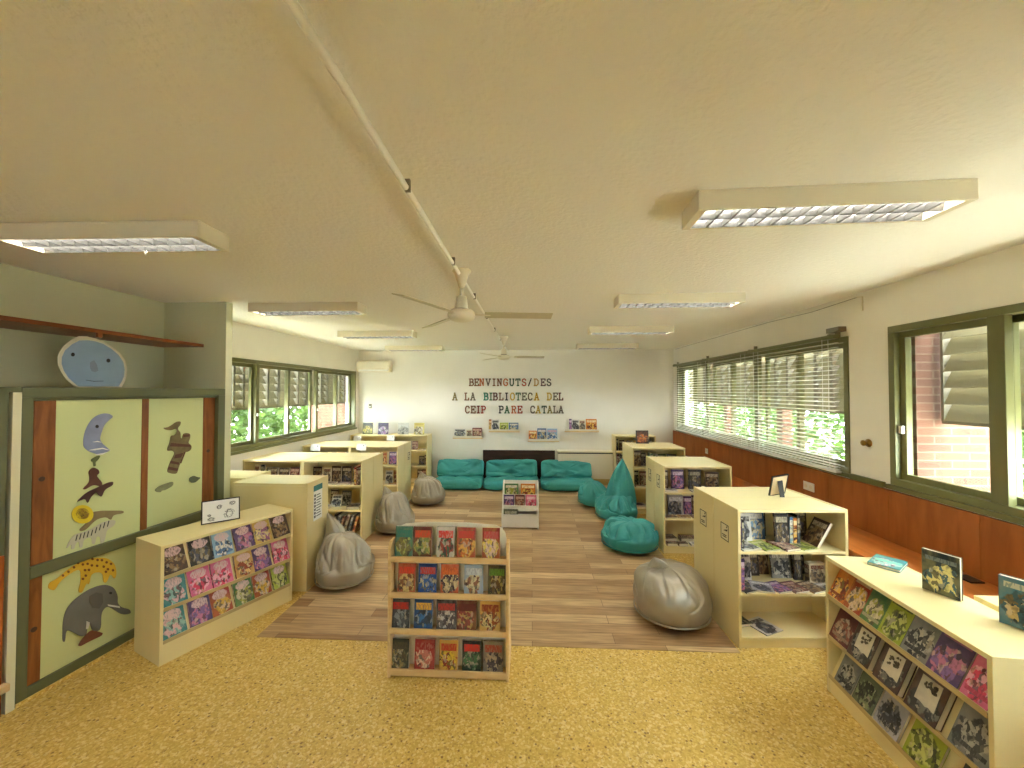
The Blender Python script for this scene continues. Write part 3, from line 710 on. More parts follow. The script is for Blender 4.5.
cut('zebra_cutout', [(216,222),(222,204),(236,182),(246,174),(290,161),(330,136),(360,128),(376,130),(370,146),(346,160),(342,184),(336,208),(326,208),(326,182),(313,180),(309,204),(299,206),(298,182),(272,190),(269,216),(259,218),(258,196),(247,202),(242,222),(232,222),(234,204)], mat('zebra_paper', S(196, 192, 168), .7), 'white zebra cut-out with dark stripes at the bottom of the left upper door', extra=zs, **Z2)
rg = random.Random(5)
spots = [('spot', disc(a + rg.uniform(-2, 2), b + rg.uniform(-2, 2), 4.2, 4.2, 7), mat('giraffe_spot', S(120, 70, 24), .7)) for a, b in ((205,305),(222,292),(240,278),(256,266),(270,256),(284,252),(300,254),(316,256),(332,258),(346,262),(358,270),(268,272),(284,270),(300,272),(316,276),(334,276),(350,284),(276,288),(290,286),(342,292),(364,290),(270,318),(280,308))]
cut('giraffe_cutout', [(158,345),(163,328),(185,318),(230,280),(262,250),(300,243),(345,248),(372,268),(378,300),(371,320),(358,298),(345,330),(335,328),(333,295),(297,298),(290,336),(281,330),(268,362),(254,360),(264,320),(262,286),(240,292),(196,325),(180,354),(168,352)], mat('giraffe_yellow', S(214, 172, 50), .7), 'yellow spotted giraffe cut-out with head down on the lower cupboard door', extra=spots, **Z2)
cut('elephant_cutout', [(204,516),(206,450),(216,415),(240,385),(285,352),(320,338),(345,335),(370,345),(382,372),(380,394),(392,408),(420,414),(424,428),(395,432),(365,412),(345,404),(328,425),(328,482),(300,486),(292,456),(281,452),(284,496),(262,502),(236,486),(216,480),(213,520)], mat('elephant_grey', S(112, 110, 102), .7, var=.1, vscale=12), 'big grey elephant cut-out on the lower cupboard door',
    extra=[('ear', [(290,372),(312,360),(332,364),(334,392),(322,412),(300,410),(290,392)], mat('elephant_ear', S(96, 94, 88), .7)), ('tusk', [(348,398),(386,404),(388,410),(350,404)], M_PAPER), ('eye', disc(358, 362, 5, 4, 8), M_INK), ('toe_patch', [(281,452),(292,456),(286,476),(279,478)], M_PAPER)], **Z2)
cut('tortoise_cutout', [(254,530),(268,508),(290,485),(303,480),(320,486),(335,490),(328,500),(310,508),(285,520),(262,533)], mat('rust_paper', S(118, 66, 40), .7, var=.15, vscale=18), 'rust brown tortoise cut-out under the feet of the grey elephant', **Z2)
Z4 = dict(org=(130, 390), sc=5.482, y=.038)
cut('animal_stack_cutout', [(203,207),(215,218),(245,222),(272,212),(280,222),(268,248),(244,250),(240,285),(220,335),(255,332),(266,345),(255,370),(240,397),(222,450),(250,460),(278,460),(286,430),(296,402),(318,342),(342,338),(356,325),(358,305),(338,290),(350,265),(350,240),(330,236),(312,240),(306,268),(298,262),(298,235),(280,212),(298,190),(299,172),(275,174),(245,196),(225,206)], mat('sepia_paper', S(116, 100, 62), .7, var=.25, vscale=22), 'sepia cut-out of animals standing on each other on the right door',
    extra=[('dark_band', [(244,388),(290,398),(286,410),(240,402)], BRN), ('dark_band', [(232,420),(284,432),(280,445),(228,436)], BRN), ('dark_band', [(244,290),(350,300),(352,312),(238,310)], BRN), ('dark_band', [(312,246),(346,244),(344,256),(314,258)], BRN), ('dark_band', [(270,355),(312,345),(300,370),(262,376)], BRN), ('leg', [(318,340),(324,342),(300,404),(296,402)], BRN)], **Z4)
cut('mouse_cutout', [(156,548),(180,528),(215,514),(250,503),(260,508),(256,526),(215,550),(196,552),(190,562),(166,560)], mat('grey_green_paper', S(132, 134, 96), .7, var=.2, vscale=22), 'grey green mouse cut-out low on the right cupboard door', **Z4)
cut('bird_cutout', [(345,482),(370,470),(388,478),(408,480),(392,496),(378,508),(356,510),(346,498)], mat('slate_green_paper', S(88, 98, 74), .7, var=.2, vscale=22), 'small slate green bird cut-out at the right of the right door', **Z4)

# round blue face standing on top of the cupboard
fp = Vector((-3.06, 2.66, 0)); fn = Vector((.80, -.60, 0)).normalized()
ox = Vector((-fn.y, fn.x, 0))
pts = [(352,622),(300,585),(250,540),(205,470),(172,400),(170,330),(185,280),(230,220),(300,160),(370,128),(450,130),(540,152),(620,185),(700,235),(770,290),(820,360),(838,440),(832,520),(812,580),(785,622)]
inn = [(370,612),(325,575),(275,530),(230,462),(208,395),(210,330),(240,265),(310,205),(380,170),(460,168),(535,180),(610,205),(690,255),(755,310),(800,380),(812,450),(806,515),(785,565),(755,612)]
def fpt(a, b):
    p = onplane(40 + a / 9.6, 320 + b / 9.6, fp, fn); d = p - fp; return (d.dot(ox), p.z)
zb = min(fpt(a, b)[1] for a, b in pts)
FM = Matrix.Translation((fp.x, fp.y, ct + .002)) @ Matrix.Rotation(math.atan2(ox.y, ox.x), 4, 'Z')
def f2(a, b): q = fpt(a, b); return (q[0], q[1] - zb)
fc = empty('moon_face_board', FM, 'round blue painted face board standing on top of the green cupboard', 'face board')
MB().prism([f2(*p) for p in pts], 0, .03).build('board', mat('cream_card', S(226, 216, 188), .7), fc, bevel=.004)
fb = MB().prism([f2(*p) for p in inn], -.004, 0).build('painted_face', mat('pale_blue_paint', S(146, 168, 190), .6, var=.12, vscale=5), fc)
for a, b in ((316, 305), (656, 364)): MB().prism([f2(*p) for p in disc(a, b, 19, 19)], -.008, -.004).build('eye', M_INK, fb)
MB().prism([f2(*p) for p in ((440,548),(520,560),(610,558),(610,562),(520,565),(440,552))], -.007, -.004).build('mouth', M_INK, fb)
MB().prism([f2(*p) for p in ((480,380),(520,360),(545,400),(560,460),(530,475),(495,465),(480,430))], -.0045, -.004).build('nose_patch', mat('grey_blue_paint', S(134, 146, 162), .6), fb)

# ------------------------------------------------------------------ back wall: letters
GL = {
'B': [[(.18,0),(.18,1)],[(0,1),(.62,1),(.82,.88),(.82,.66),(.62,.54),(.18,.54)],[(.62,.54),(.9,.40),(.9,.14),(.66,0),(0,0)]],
'E': [[(.18,0),(.18,1)],[(0,1),(.9,1),(.9,.78)],[(.18,.52),(.62,.52)],[(.62,.40),(.62,.64)],[(0,0),(.92,0),(.92,.24)]],
'N': [[(.16,0),(.16,1)],[(0,1),(.24,1),(.84,0)],[(.84,0),(.84,1)],[(.66,1),(1,1)],[(0,0),(.34,0)]],
'V': [[(.1,1),(.5,0)],[(.5,0),(.9,1)],[(-.04,1),(.28,1)],[(.72,1),(1.04,1)]],
'I': [[(.5,0),(.5,1)],[(.26,1),(.74,1)],[(.26,0),(.74,0)]],
'G': [[(.88,.74),(.86,.88),(.64,1),(.36,1),(.1,.76),(.1,.24),(.36,0),(.64,0),(.88,.14),(.88,.44),(.56,.44)]],
'U': [[(.14,1),(.14,.26),(.34,0),(.66,0),(.86,.26),(.86,1)],[(0,1),(.3,1)],[(.7,1),(1,1)]],
'T': [[(.5,0),(.5,1)],[(.06,.76),(.06,1),(.94,1),(.94,.76)],[(.3,0),(.7,0)]],
'S': [[(.84,.8),(.8,.9),(.62,1),(.36,1),(.14,.86),(.14,.66),(.34,.54),(.66,.48),(.88,.34),(.88,.14),(.66,0),(.36,0),(.12,.12),(.12,.24)]],
'/': [[(.2,-.06),(.8,1.06)]],
'D': [[(.18,0),(.18,1)],[(0,1),(.56,1),(.88,.74),(.88,.26),(.56,0),(0,0)]],
'A': [[(.12,0),(.5,1)],[(.5,1),(.88,0)],[(.26,.34),(.74,.34)],[(-.04,0),(.3,0)],[(.7,0),(1.04,0)],[(.36,1),(.56,1)]],
'L': [[(.22,0),(.22,1)],[(.02,1),(.46,1)],[(0,0),(.88,0),(.88,.28)]],
'O': [[(.36,0),(.1,.24),(.1,.76),(.36,1),(.64,1),(.9,.76),(.9,.24),(.64,0),(.36,0)]],
'C': [[(.88,.72),(.84,.88),(.64,1),(.36,1),(.1,.76),(.1,.24),(.36,0),(.66,0),(.9,.2)]],
'P': [[(.2,0),(.2,1)],[(0,1),(.66,1),(.88,.86),(.88,.60),(.66,.46),(.2,.46)],[(.02,0),(.42,0)]],
'R': [[(.18,0),(.18,1)],[(0,1),(.64,1),(.86,.87),(.86,.64),(.64,.52),(.18,.52)],[(.52,.52),(.84,0)],[(0,0),(.36,0)],[(.7,0),(1.02,0)]],
}
LC = {'brown':(128,84,54),'red':(176,74,48),'orange':(196,108,56),'grey':(108,98,82),'dark green':(40,74,50),'black':(40,36,34),'tan':(186,142,76),'dark grey':(74,70,66),'olive':(138,122,62),'teal':(30,122,92),'maroon':(98,46,36),'green':(70,110,70),'yellow':(206,168,62),'purple':(100,72,74),'dark red':(128,50,36)}
lines = [
 ('top', 66, 114, [('B',230,'brown'),('E',268,'brown'),('N',305,'orange'),('V',352,'grey'),('I',395,'brown'),('N',435,'brown'),('G',480,'orange'),('U',525,'dark green'),('T',570,'dark green'),('S',615,'red'),('/',657,'black'),('D',705,'tan'),('E',755,'purple'),('S',797,'dark grey')]),
 ('middle', 169, 219, [('A',108,'olive'),('L',197,'brown'),('A',240,'grey'),('B',337,'teal'),('I',372,'green'),('B',405,'maroon'),('L',448,'brown'),('I',487,'black'),('O',530,'yellow'),('T',572,'green'),('E',617,'grey'),('C',660,'grey'),('A',707,'yellow'),('D',800,'yellow'),('E',845,'grey'),('L',885,'maroon')]),
 ('bottom', 265, 314, [('C',200,'brown'),('E',243,'brown'),('I',280,'dark red'),('P',318,'red'),('P',448,'black'),('A',490,'green'),('R',540,'orange'),('E',585,'red'),('C',678,'grey'),('A',718,'yellow'),('T',762,'dark green'),('A',803,'olive'),('L',845,'grey'),('A',885,'grey')]),
]
for nm, ya, yb, items in lines:
    for k, (ch, xc, colr) in enumerate(items):
        pt_ = on_y(440 + xc / 7.314, 370 + ya / 7.314, YB - .01); pb_ = on_y(440 + xc / 7.314, 370 + yb / 7.314, YB - .01)
        hgt = pt_.z - pb_.z; wd = .092
        mb = MB()
        for st in GL[ch]: mb.stroke([((a - .5) * wd, b * hgt) for a, b in st], .023, -.012, 0)
        o = mb.build('wall_letter', mat('letter_' + colr.replace(' ', '_'), S(*LC[colr]), .6, var=.25, vscale=30), M=Matrix.Translation((pb_.x, YB, pb_.z)))
        tag(o, '%s letter %s, %s in the %s line of wall lettering' % (colr, 'slash' if ch == '/' else ch, ORD[k], nm), 'letter', 'letters on the back wall')

# ================================================================== FURNITURE
def bookcase(label, M, wd, dp, h=.98, shelves=(.385, .68), z0=.08, back=True):
    """open low bookcase: local x 0..wd, front (open side) at y=0, back at y=dp"""
    root = empty('bookcase', M, label, 'bookcase', 'low cream bookcases')
    t = .02
    MB().box((0, 0, 0), (t, dp, h)).build('side_panel', M_LAM, root, bevel=.002)
    MB().box((wd - t, 0, 0), (wd, dp, h)).build('side_panel', M_LAM, root, bevel=.002)
    MB().box((t, .001, h - t - .004), (wd - t, dp, h - .004)).build('top_panel', M_LAM, root, bevel=.002)
    MB().box((t, dp - .012, .0), (wd - t, dp - .001, h - t - .005)).build('back_panel', M_LAM, root)
    MB().box((t, .012, 0), (wd - t, .030, z0 - t)).build('plinth', M_LAM, root)
    MB().box((t, .001, z0 - t), (wd - t, dp - .013, z0)).build('bottom_shelf', M_LAM, root, bevel=.0015)
    for z in shelves: MB().box((t, .004, z - t), (wd - t, dp - .013, z)).build('shelf', M_LAM, root, bevel=.0015)
    return root

def fill(M, z, shelf, items, dp=.33):
    """items: ('F', x, w, h, t, colour, lean, y)  cover facing out;  ('S', x, t, h, d, colour, lean)  spine out;  ('L', x, y, w, h, t, colour, rot)  lying flat"""
    cnt = {'F': 0, 'S': 0, 'L': 0, 'P': 0}
    words = {'F': 'cover-out book', 'S': 'spine-out book', 'L': 'flat-lying book', 'P': 'leaning book with pages outward'}
    for it in items:
        k = it[0]; n = ORD[cnt[k]]; cnt[k] += 1
        if k == 'F':
            _, x, bw, bh, bt, colr, lean, y = it
            Mb = M @ Matrix.Translation((x, y, z + .0015)) @ RX(-lean)
        elif k == 'P':
            _, x, bt, bh, bw, colr, lean = it
            Mb = M @ Matrix.Translation((x, .05 + bw / 2, z + .003 + abs(math.sin(R(lean))) * bt)) @ RY(lean) @ RZ(-90)
        elif k == 'S':
            _, x, bt, bh, bw, colr, lean = it[:7]; dy = it[7] if len(it) > 7 else 0
            # spine to the front, then lean sideways about the shelf
            Mb = M @ Matrix.Translation((x, .03 + dy + bw / 2, z + .0015 + abs(math.sin(R(lean))) * bt)) @ RY(lean) @ Matrix.Translation((bt, 0, 0)) @ RZ(90)
        else:
            _, x, y, bw, bh, bt, colr, rot = it
            Mb = M @ Matrix.Translation((x, y, z + .0015 + bt)) @ RZ(rot) @ RX(-90) @ Matrix.Translation((0, 0, -bh / 2))
        make_book(Mb, bw, bh, bt, cov_shared(colr, hash((x, z)) % 3), '%s %s, %s from left, %s' % (colr, words[k], n, shelf), 'books in the open bookcases')

def row_spines(x0, x1, seed, cols, hmin=.17, hmax=.25, gap=.2):
    rnd = random.Random(seed); x = x0; out = []
    while x < x1:
        t = rnd.uniform(.010, .024); out.append(('S', x, t, rnd.uniform(hmin, hmax), rnd.uniform(.14, .19), rnd.choice(cols), 0)); x += t + .0035 + (rnd.uniform(0, .03) if rnd.random() < gap else 0)
    return out

# --- right-hand bookcases (pairs stand back to back)
def pair(desc, x, y, wd, rot=0):
    M1 = TR(x, y, 0, rot); dp = .335
    bookcase('%s, front half facing the camera' % desc, M1, wd, dp)
    M2 = M1 @ Matrix.Translation((wd, 2 * dp + .006, 0)) @ RZ(180)
    bookcase('%s, rear half facing the back wall' % desc, M2, wd, dp)
    return M1
MR1 = pair('nearest right cream bookcase beside the silver bean bag', 1.462, 2.872, .785, 3)
MR2 = pair('middle right cream bookcase beside the flat teal bean bag', 1.478, 4.50, .755)
MR3 = pair('far right cream bookcase behind the tall teal bean bag', 1.50, 5.92, .77)
MR4 = TR(1.575, 7.505, 0); bookcase('cream bookcase at back wall right of the low white cabinet', MR4, .755, .335)
fill(MR1, .68, 'top shelf of nearest right bookcase', [
 ('S', .028, .012, .235, .17, 'purple', 0), ('S', .045, .016, .22, .17, 'black', 0),
 ('F', .155, .13, .205, .012, 'white', 9, .19), ('F', .245, .10, .215, .012, 'dark brown', 4, .30), ('F', .345, .10, .22, .012, 'black', 4, .30), ('F', .66, .12, .22, .012, 'black', 4, .30), ('F', .575, .06, .23, .012, 'black', 4, .295), ('F', .10, .12, .21, .012, 'black', 6, .28), ('F', .27, .155, .215, .014, 'blue', 7, .235), ('F', .41, .10, .225, .02, 'black', 5, .13),
 ('S', .468, .022, .20, .16, 'blue', 0, .11), ('S', .495, .026, .195, .16, 'orange', 0, .11), ('S', .526, .018, .215, .17, 'black', 0, .11), ('P', .60, .022, .20, .15, 'dark brown', 30),
 ('L', .10, .10, .15, .17, .010, 'white', 12), ('L', .245, .10, .13, .17, .008, 'lime green', 14), ('L', .385, .095, .12, .175, .016, 'maroon', 14), ('L', .525, .11, .13, .17, .006, 'lime green', 14)])
fill(MR1, .385, 'middle shelf of nearest right bookcase', [
 ('S', .03, .030, .235, .16, 'purple', 0), ('F', .155, .125, .235, .010, 'white', 8, .20), ('F', .27, .10, .19, .012, 'black', 6, .27), ('F', .065, .06, .22, .012, 'dark brown', 4, .30), ('F', .365, .09, .21, .012, 'dark brown', 4, .295), ('F', .645, .10, .22, .012, 'black', 4, .30), ('F', .47, .15, .205, .014, 'grey', 8, .23),
 ('F', .575, .06, .21, .02, 'black', 4, .2), ('F', .675, .12, .15, .05, 'cream', 3, .14),
 ('L', .10, .09, .15, .15, .010, 'black', 20), ('L', .215, .085, .14, .15, .012, 'silver', -20), ('L', .335, .085, .13, .15, .010, 'purple', 15), ('L', .45, .085, .13, .15, .010, 'maroon', 14), ('L', .575, .085, .13, .15, .010, 'dark brown', 18), ('L', .69, .075, .10, .13, .010, 'silver', 12)])
fill(MR1, .08, 'bottom shelf of nearest right bookcase', [('L', .25, .13, .17, .19, .006, 'white', 22), ('F', .085, .11, .11, .012, 'black', 22, .20), ('L', .10, .2, .12, .16, .02, 'olive', 10)])
fill(MR2, .68, 'top shelf of middle right bookcase', [
 ('F', .07, .085, .215, .03, 'dark brown', 2, .17), ('F', .225, .14, .225, .03, 'purple', 2, .17), ('F', .42, .14, .225, .03, 'black', 2, .17), ('F', .615, .15, .20, .03, 'dark brown', 2, .17),
 ('L', .10, .07, .14, .10, .018, 'white', 0), ('L', .40, .07, .14, .10, .014, 'white', 0), ('L', .62, .07, .15, .10, .022, 'white', 0)])
mb = MB()
fill(MR2, .385, 'middle shelf of middle right bookcase', [('F', .06, .05, .18, .02, 'maroon', 4, .2), ('F', .19, .17, .225, .02, 'silver', 5, .15), ('F', .335, .09, .21, .02, 'purple', 3, .17), ('F', .44, .10, .22, .02, 'dark brown', 3, .18), ('F', .56, .12, .2, .02, 'black', 3, .18),
 ('L', .10, .08, .13, .10, .012, 'dark brown', 8), ('L', .25, .07, .13, .10, .012, 'tan', -8), ('L', .40, .08, .12, .1, .012, 'maroon', 5)])
fill(MR2, .08, 'bottom shelf of middle right bookcase', [('L', .11, .17, .15, .13, .05, 'dark brown', 6), ('L', .10, .045, .11, .08, .03, 'maroon', 0), ('L', .22, .045, .10, .08, .03, 'dark brown', 3), ('L', .34, .17, .2, .13, .05, 'maroon', -4), ('L', .46, .05, .30, .09, .022, 'white', 0), ('L', .6, .17, .2, .13, .05, 'black', 0)])
fill(MR3, .68, 'top shelf of far right bookcase', [('F', .10, .13, .23, .02, 'dark brown', 3, .15), ('F', .21, .07, .20, .02, 'black', 3, .18), ('S', .27, .030, .21, .15, 'teal', 0), ('S', .31, .022, .19, .15, 'green', 0), ('S', .345, .03, .2, .15, 'white', 0), ('F', .47, .14, .18, .02, 'green', 3, .17), ('F', .63, .14, .18, .02, 'grey', 3, .17)])
fill(MR3, .385, 'middle shelf of far right bookcase', [('F', .08, .10, .22, .02, 'black', 3, .17), ('F', .20, .11, .21, .02, 'maroon', 3, .17), ('F', .33, .12, .22, .02, 'black', 3, .17)] + [('L', .12, .07, .14, .1, .02, 'dark brown', 0)])
fill(MR3, .08, 'bottom shelf of far right bookcase', [('L', .12, .14, .18, .15, .03, 'white', 4), ('L', .34, .14, .18, .15, .03, 'tan', 4)])
fill(MR4, .68, 'top shelf of back wall right bookcase', [('F', .06, .06, .22, .02, 'black', 2, .15), ('F', .155, .1, .2, .02, 'dark brown', 2, .15)] + row_spines(.25, .7, 4, ['dark brown', 'black', 'grey', 'tan']))
fill(MR4, .385, 'middle shelf of back wall right bookcase', row_spines(.04, .3, 5, ['dark brown', 'black', 'maroon']))
fill(MR4, .08, 'bottom shelf of back wall right bookcase', row_spines(.04, .2, 6, ['black', 'dark brown']))

# --- left-hand bookcases: two pairs side by side in each row
def row4(desc, y):
    a = TR(-2.80, y, 0); b = TR(-3.553, y, 0); dp = .327
    for M1, side in ((a, 'aisle half'), (b, 'window half')):
        bookcase('%s, %s facing the camera' % (desc, side), M1, .75, dp)
        bookcase('%s, %s facing the back wall' % (desc, side), M1 @ Matrix.Translation((.75, 2 * dp + .006, 0)) @ RZ(180), .75, dp)
    return a, b
ML2a, ML2b = row4('second left bookcase row behind the yellowish one', 4.635)
ML3a, ML3b = row4('third left bookcase row with white tags', 5.885)
dpL = .335
bookcase('left bookcase against back wall beside the teal sofa', TR(-2.757, 7.40, 0), .75, .36); ML4a = TR(-2.757, 7.40, 0)
bookcase('left bookcase against back wall in the window corner', TR(-3.512, 7.40, 0), .75, .36); ML4b = TR(-3.512, 7.40, 0)
MY = TR(-2.05, 3.845, 0, 180); bookcase('cream bookcase showing its plain back behind the left display shelf', MY, .715, .365)
MY2 = TR(-2.775, 4.03, 0, 180); bookcase('cream bookcase half hidden behind the green cupboard end', MY2, .72, .36)
fill(ML2a, .68, 'top shelf of second left row aisle half', [('F', .10, .11, .19, .02, 'dark brown', 4, .16), ('F', .22, .10, .18, .02, 'cream', 4, .17), ('F', .345, .12, .20, .02, 'dark brown', 4, .16), ('F', .475, .12, .20, .02, 'black', 4, .16), ('F', .585, .07, .2, .02, 'grey', 3, .17), ('S', .635, .024, .215, .17, 'red', 0), ('S', .665, .016, .2, .17, 'maroon', 0), ('S', .687, .016, .2, .17, 'dark brown', 0), ('L', .3, .07, .18, .10, .02, 'dark brown', 0), ('L', .5, .07, .16, .10, .02, 'maroon', 0)])
fill(ML2a, .385, 'middle shelf of second left row aisle half', [('F', .36, .12, .15, .02, 'white', 22, .12), ('F', .30, .1, .19, .02, 'dark brown', 5, .2), ('F', .46, .12, .18, .02, 'grey', 10, .18), ('L', .6, .12, .14, .16, .03, 'dark brown', 10), ('L', .24, .1, .14, .14, .02, 'silver', 0)])
fill(ML2a, .08, 'bottom shelf of second left row aisle half', [('S', .33 + k * .055, .03 if k % 2 else .024, .25 - .012 * (k % 3), .2, c, 16) for k, c in enumerate(('black', 'white', 'maroon', 'cream', 'grey', 'tan'))] + [('L', .15, .15, .18, .2, .04, 'dark brown', 0)])
fill(ML2b, .68, 'top shelf of second left row window half', [('F', .07, .06, .21, .02, 'cream', 3, .15), ('F', .145, .05, .21, .02, 'black', 3, .15), ('F', .27, .14, .18, .02, 'dark brown', 3, .15), ('F', .42, .13, .17, .02, 'dark brown', 4, .16), ('F', .56, .12, .18, .02, 'maroon', 4, .16), ('F', .67, .08, .19, .02, 'black', 4, .16), ('L', .35, .07, .3, .1, .02, 'tan', 0)])
fill(ML3a, .68, 'top shelf of third left row aisle half', [('F', .62, .12, .19, .02, 'purple', 5, .14), ('F', .69, .06, .17, .02, 'dark brown', 4, .18), ('F', .47, .12, .19, .02, 'tan', 5, .14), ('F', .30, .14, .17, .02, 'dark brown', 5, .16), ('F', .12, .14, .17, .02, 'grey', 5, .16)])
fill(ML3a, .385, 'middle shelf of third left row aisle half', [('F', .57, .11, .20, .02, 'white', 4, .12), ('F', .67, .08, .2, .02, 'tan', 4, .15), ('L', .66, .07, .14, .1, .012, 'orange', 0)])
fill(ML3a, .08, 'bottom shelf of third left row aisle half', [('L', .64, .12, .17, .16, .03, 'dark brown', 8), ('L', .45, .12, .17, .16, .03, 'grey', 8)])
fill(ML3b, .68, 'top shelf of third left row window half', [('F', .12 + k * .14, .12, .18, .02, c, 4, .15) for k, c in enumerate(('dark brown', 'grey', 'maroon', 'tan', 'black'))])
fill(ML4a, .68, 'top shelf of left back wall bookcase', [('F', .10 + k * .12, .11, .16, .02, c, 4, .17) for k, c in enumerate(('black', 'dark brown', 'grey', 'maroon'))] + [('L', .62, .1, .16, .16, .02, 'tan', 0)])
fill(ML4a, .385, 'middle shelf of left back wall bookcase', [('F', .60, .10, .17, .02, 'black', 4, .15), ('F', .69, .07, .19, .02, 'dark brown', 4, .15), ('L', .62, .08, .15, .1, .015, 'dark brown', 0)])
fill(ML4a, .08, 'bottom shelf of left back wall bookcase', [('F', .56, .10, .21, .02, 'dark brown', 10, .15), ('F', .66, .11, .22, .02, 'maroon', 16, .12), ('L', .55, .06, .13, .1, .015, 'white', 15)])

# --- slanted display shelves
def display(label, M, W, H, D, rows, lean_d):
    root = empty('display_shelf', M, label, 'display shelf')
    t = .02
    MB().box((0, 0, 0), (t, D, H)).build('side_panel', M_LAM, root, bevel=.002)
    MB().box((W - t, 0, 0), (W, D, H)).build('side_panel', M_LAM, root, bevel=.002)
    MB().box((t, 0.0, H - .022), (W - t, D, H - .001)).build('top_panel', M_LAM, root, bevel=.002)
    MB().box((t, D - .01, 0), (W - t, D - .001, H - .023)).build('back_panel', M_LAM, root)
    MB().box((t, .004, 0), (W - t, .022, rows[-1] - .012)).build('plinth', M_LAM, root)
    tops = [H - .024] + [z - .004 for z in rows[:-1]]
    for z, zt in zip(rows, tops):
        MB().prism([(.012, z), (.012 + lean_d, zt), (.024 + lean_d, zt), (.024, z)], t, W - t, axis='x').build('slanted_shelf', M_LAM, root)
        MB().box((t, -.002, z - .012), (W - t, .022, z + .0)).build('ledge', M_LAMD, root)
        MB().box((t, -.004, z - .012), (W - t, -.002, z + .012)).build('lip', M_LAMD, root)
    return root
def on_display(M, z, zt, lean_d, x, bw, bh, bt, m, label, group, tilt=0, hard=False):
    ang = math.degrees(math.atan2(lean_d, zt - z))
    off = bt + .003
    Mb = M @ Matrix.Translation((x, .012, z)) @ RX(-ang) @ Matrix.Translation((0, -off, .007)) @ RY(tilt)
    return make_book(Mb, bw, bh, bt, m, label, group, hard=hard)
LDrows = [.575, .362, .148]; LDW, LDH, LDD = .925, .79, .36; LDlean = .085
LDM = TR(-2.462, 2.488, 0, 66.4)
display('cream slanted display shelf of storybooks in front of the cupboard', LDM, LDW, LDH, LDD, LDrows, LDlean)
ldc = [['dark brown','black','light blue','purple','yellow','dark brown'], ['teal','pink','pink','tan','purple','pink'], ['teal','purple','red','green','red','lime green']]
pale = (222, 190, 190)
tops = [LDH - .024] + [z - .004 for z in LDrows[:-1]]
for r_, (z, zt) in enumerate(zip(LDrows, tops)):
    for k in range(6):
        x = .02 + (LDW - .04) * (k + .5) / 6 + (.004 if k % 2 else -.004)
        on_display(LDM, z, zt, LDlean, x, .134, .186, .014, cov(ldc[r_][k], 1, title=pale),
            '%s storybook with pale bubble, %s from left, %s row of left display' % (ldc[r_][k], ORD[k], ('top', 'middle', 'bottom')[r_]), 'storybooks on the left display shelf', (k * 7 + r_ * 3) % 5 - 2)
RDrows = [.578, .335, .10]; RDW, RDH, RDD = .925, .813, .365; RDlean = .10
RDM = TR(1.80, 2.515, 0, -93.5)
display('cream slanted display shelf of books at the right edge', RDM, RDW, RDH, RDD, RDrows, RDlean)
rdc = [[('orange', .085, .13, .185), ('red', .205, .125, .19), ('green', .325, .125, .19), ('lime green', .45, .135, .2), ('grey', .585, .13, .2), ('purple', .72, .14, .2), ('pink', .85, .105, .2)],
       [('maroon', .10, .15, .20), ('dark brown', .265, .145, .205), ('dark brown', .445, .145, .21), ('dark brown', .63, .15, .215), ('grey', .82, .15, .21)],
       [('grey', .13, .13, .19), ('olive', .27, .135, .2), ('silver', .42, .14, .2), ('lime green', .60, .15, .205), ('black', .82, .14, .2)]]
tops = [RDH - .024] + [z - .004 for z in RDrows[:-1]]
for r_, (z, zt) in enumerate(zip(RDrows, tops)):
    for k, (colr, x, bw, bh) in enumerate(rdc[r_]):
        thick = .03 if (r_ == 1 and 0 < k < 4) else .014
        if r_ == 1 and 0 < k < 4: m_ = cover('journal_%d' % k, *[(78, 48, 36), (120, 116, 104), (60, 56, 52), (190, 176, 148)], ty=.5, th=.0, bubble=0, seed=40 + k * 5)
        else: m_ = cov(colr, 0, .86 if k % 2 else .16, .045, title=tuple(int(q * .8) for q in PAL[colr][2]))
        o = on_display(RDM, z, zt, RDlean, x, bw, bh, thick, m_, '%s covered book, %s from far end, %s row of right display' % (colr, ORD[k], ('top', 'middle', 'bottom')[r_]), 'books on the right display shelf', 0, hard=thick > .02)
        if r_ == 1 and 0 < k < 4:
            MB().prism([(-.045, .055), (-.048, .17), (.045, .172), (.05, .05), (.022, .056), (.01, .05), (-.02, .058)], -.001, .0).build('cover_sheet', mat('aged_sheet', S(206, 196, 172), .7, var=.1, vscale=30), o)
            rj = random.Random(k); pj = MB()
            for q in range(16):
                px_, pz_ = rj.uniform(-.026, .026), rj.uniform(.10, .156); rr_ = rj.uniform(.005, .011)
                pj.prism([(px_ + rr_ * rj.uniform(.5, 1.2) * math.cos(t_ * .9), pz_ + rr_ * rj.uniform(.5, 1.2) * math.sin(t_ * .9)) for t_ in range(7)], -.0018 - .00002 * q, -.001)
            pj.build('cover_picture', mat('sepia_picture', S(92, 82, 66), .6, var=.5, vscale=90), o)
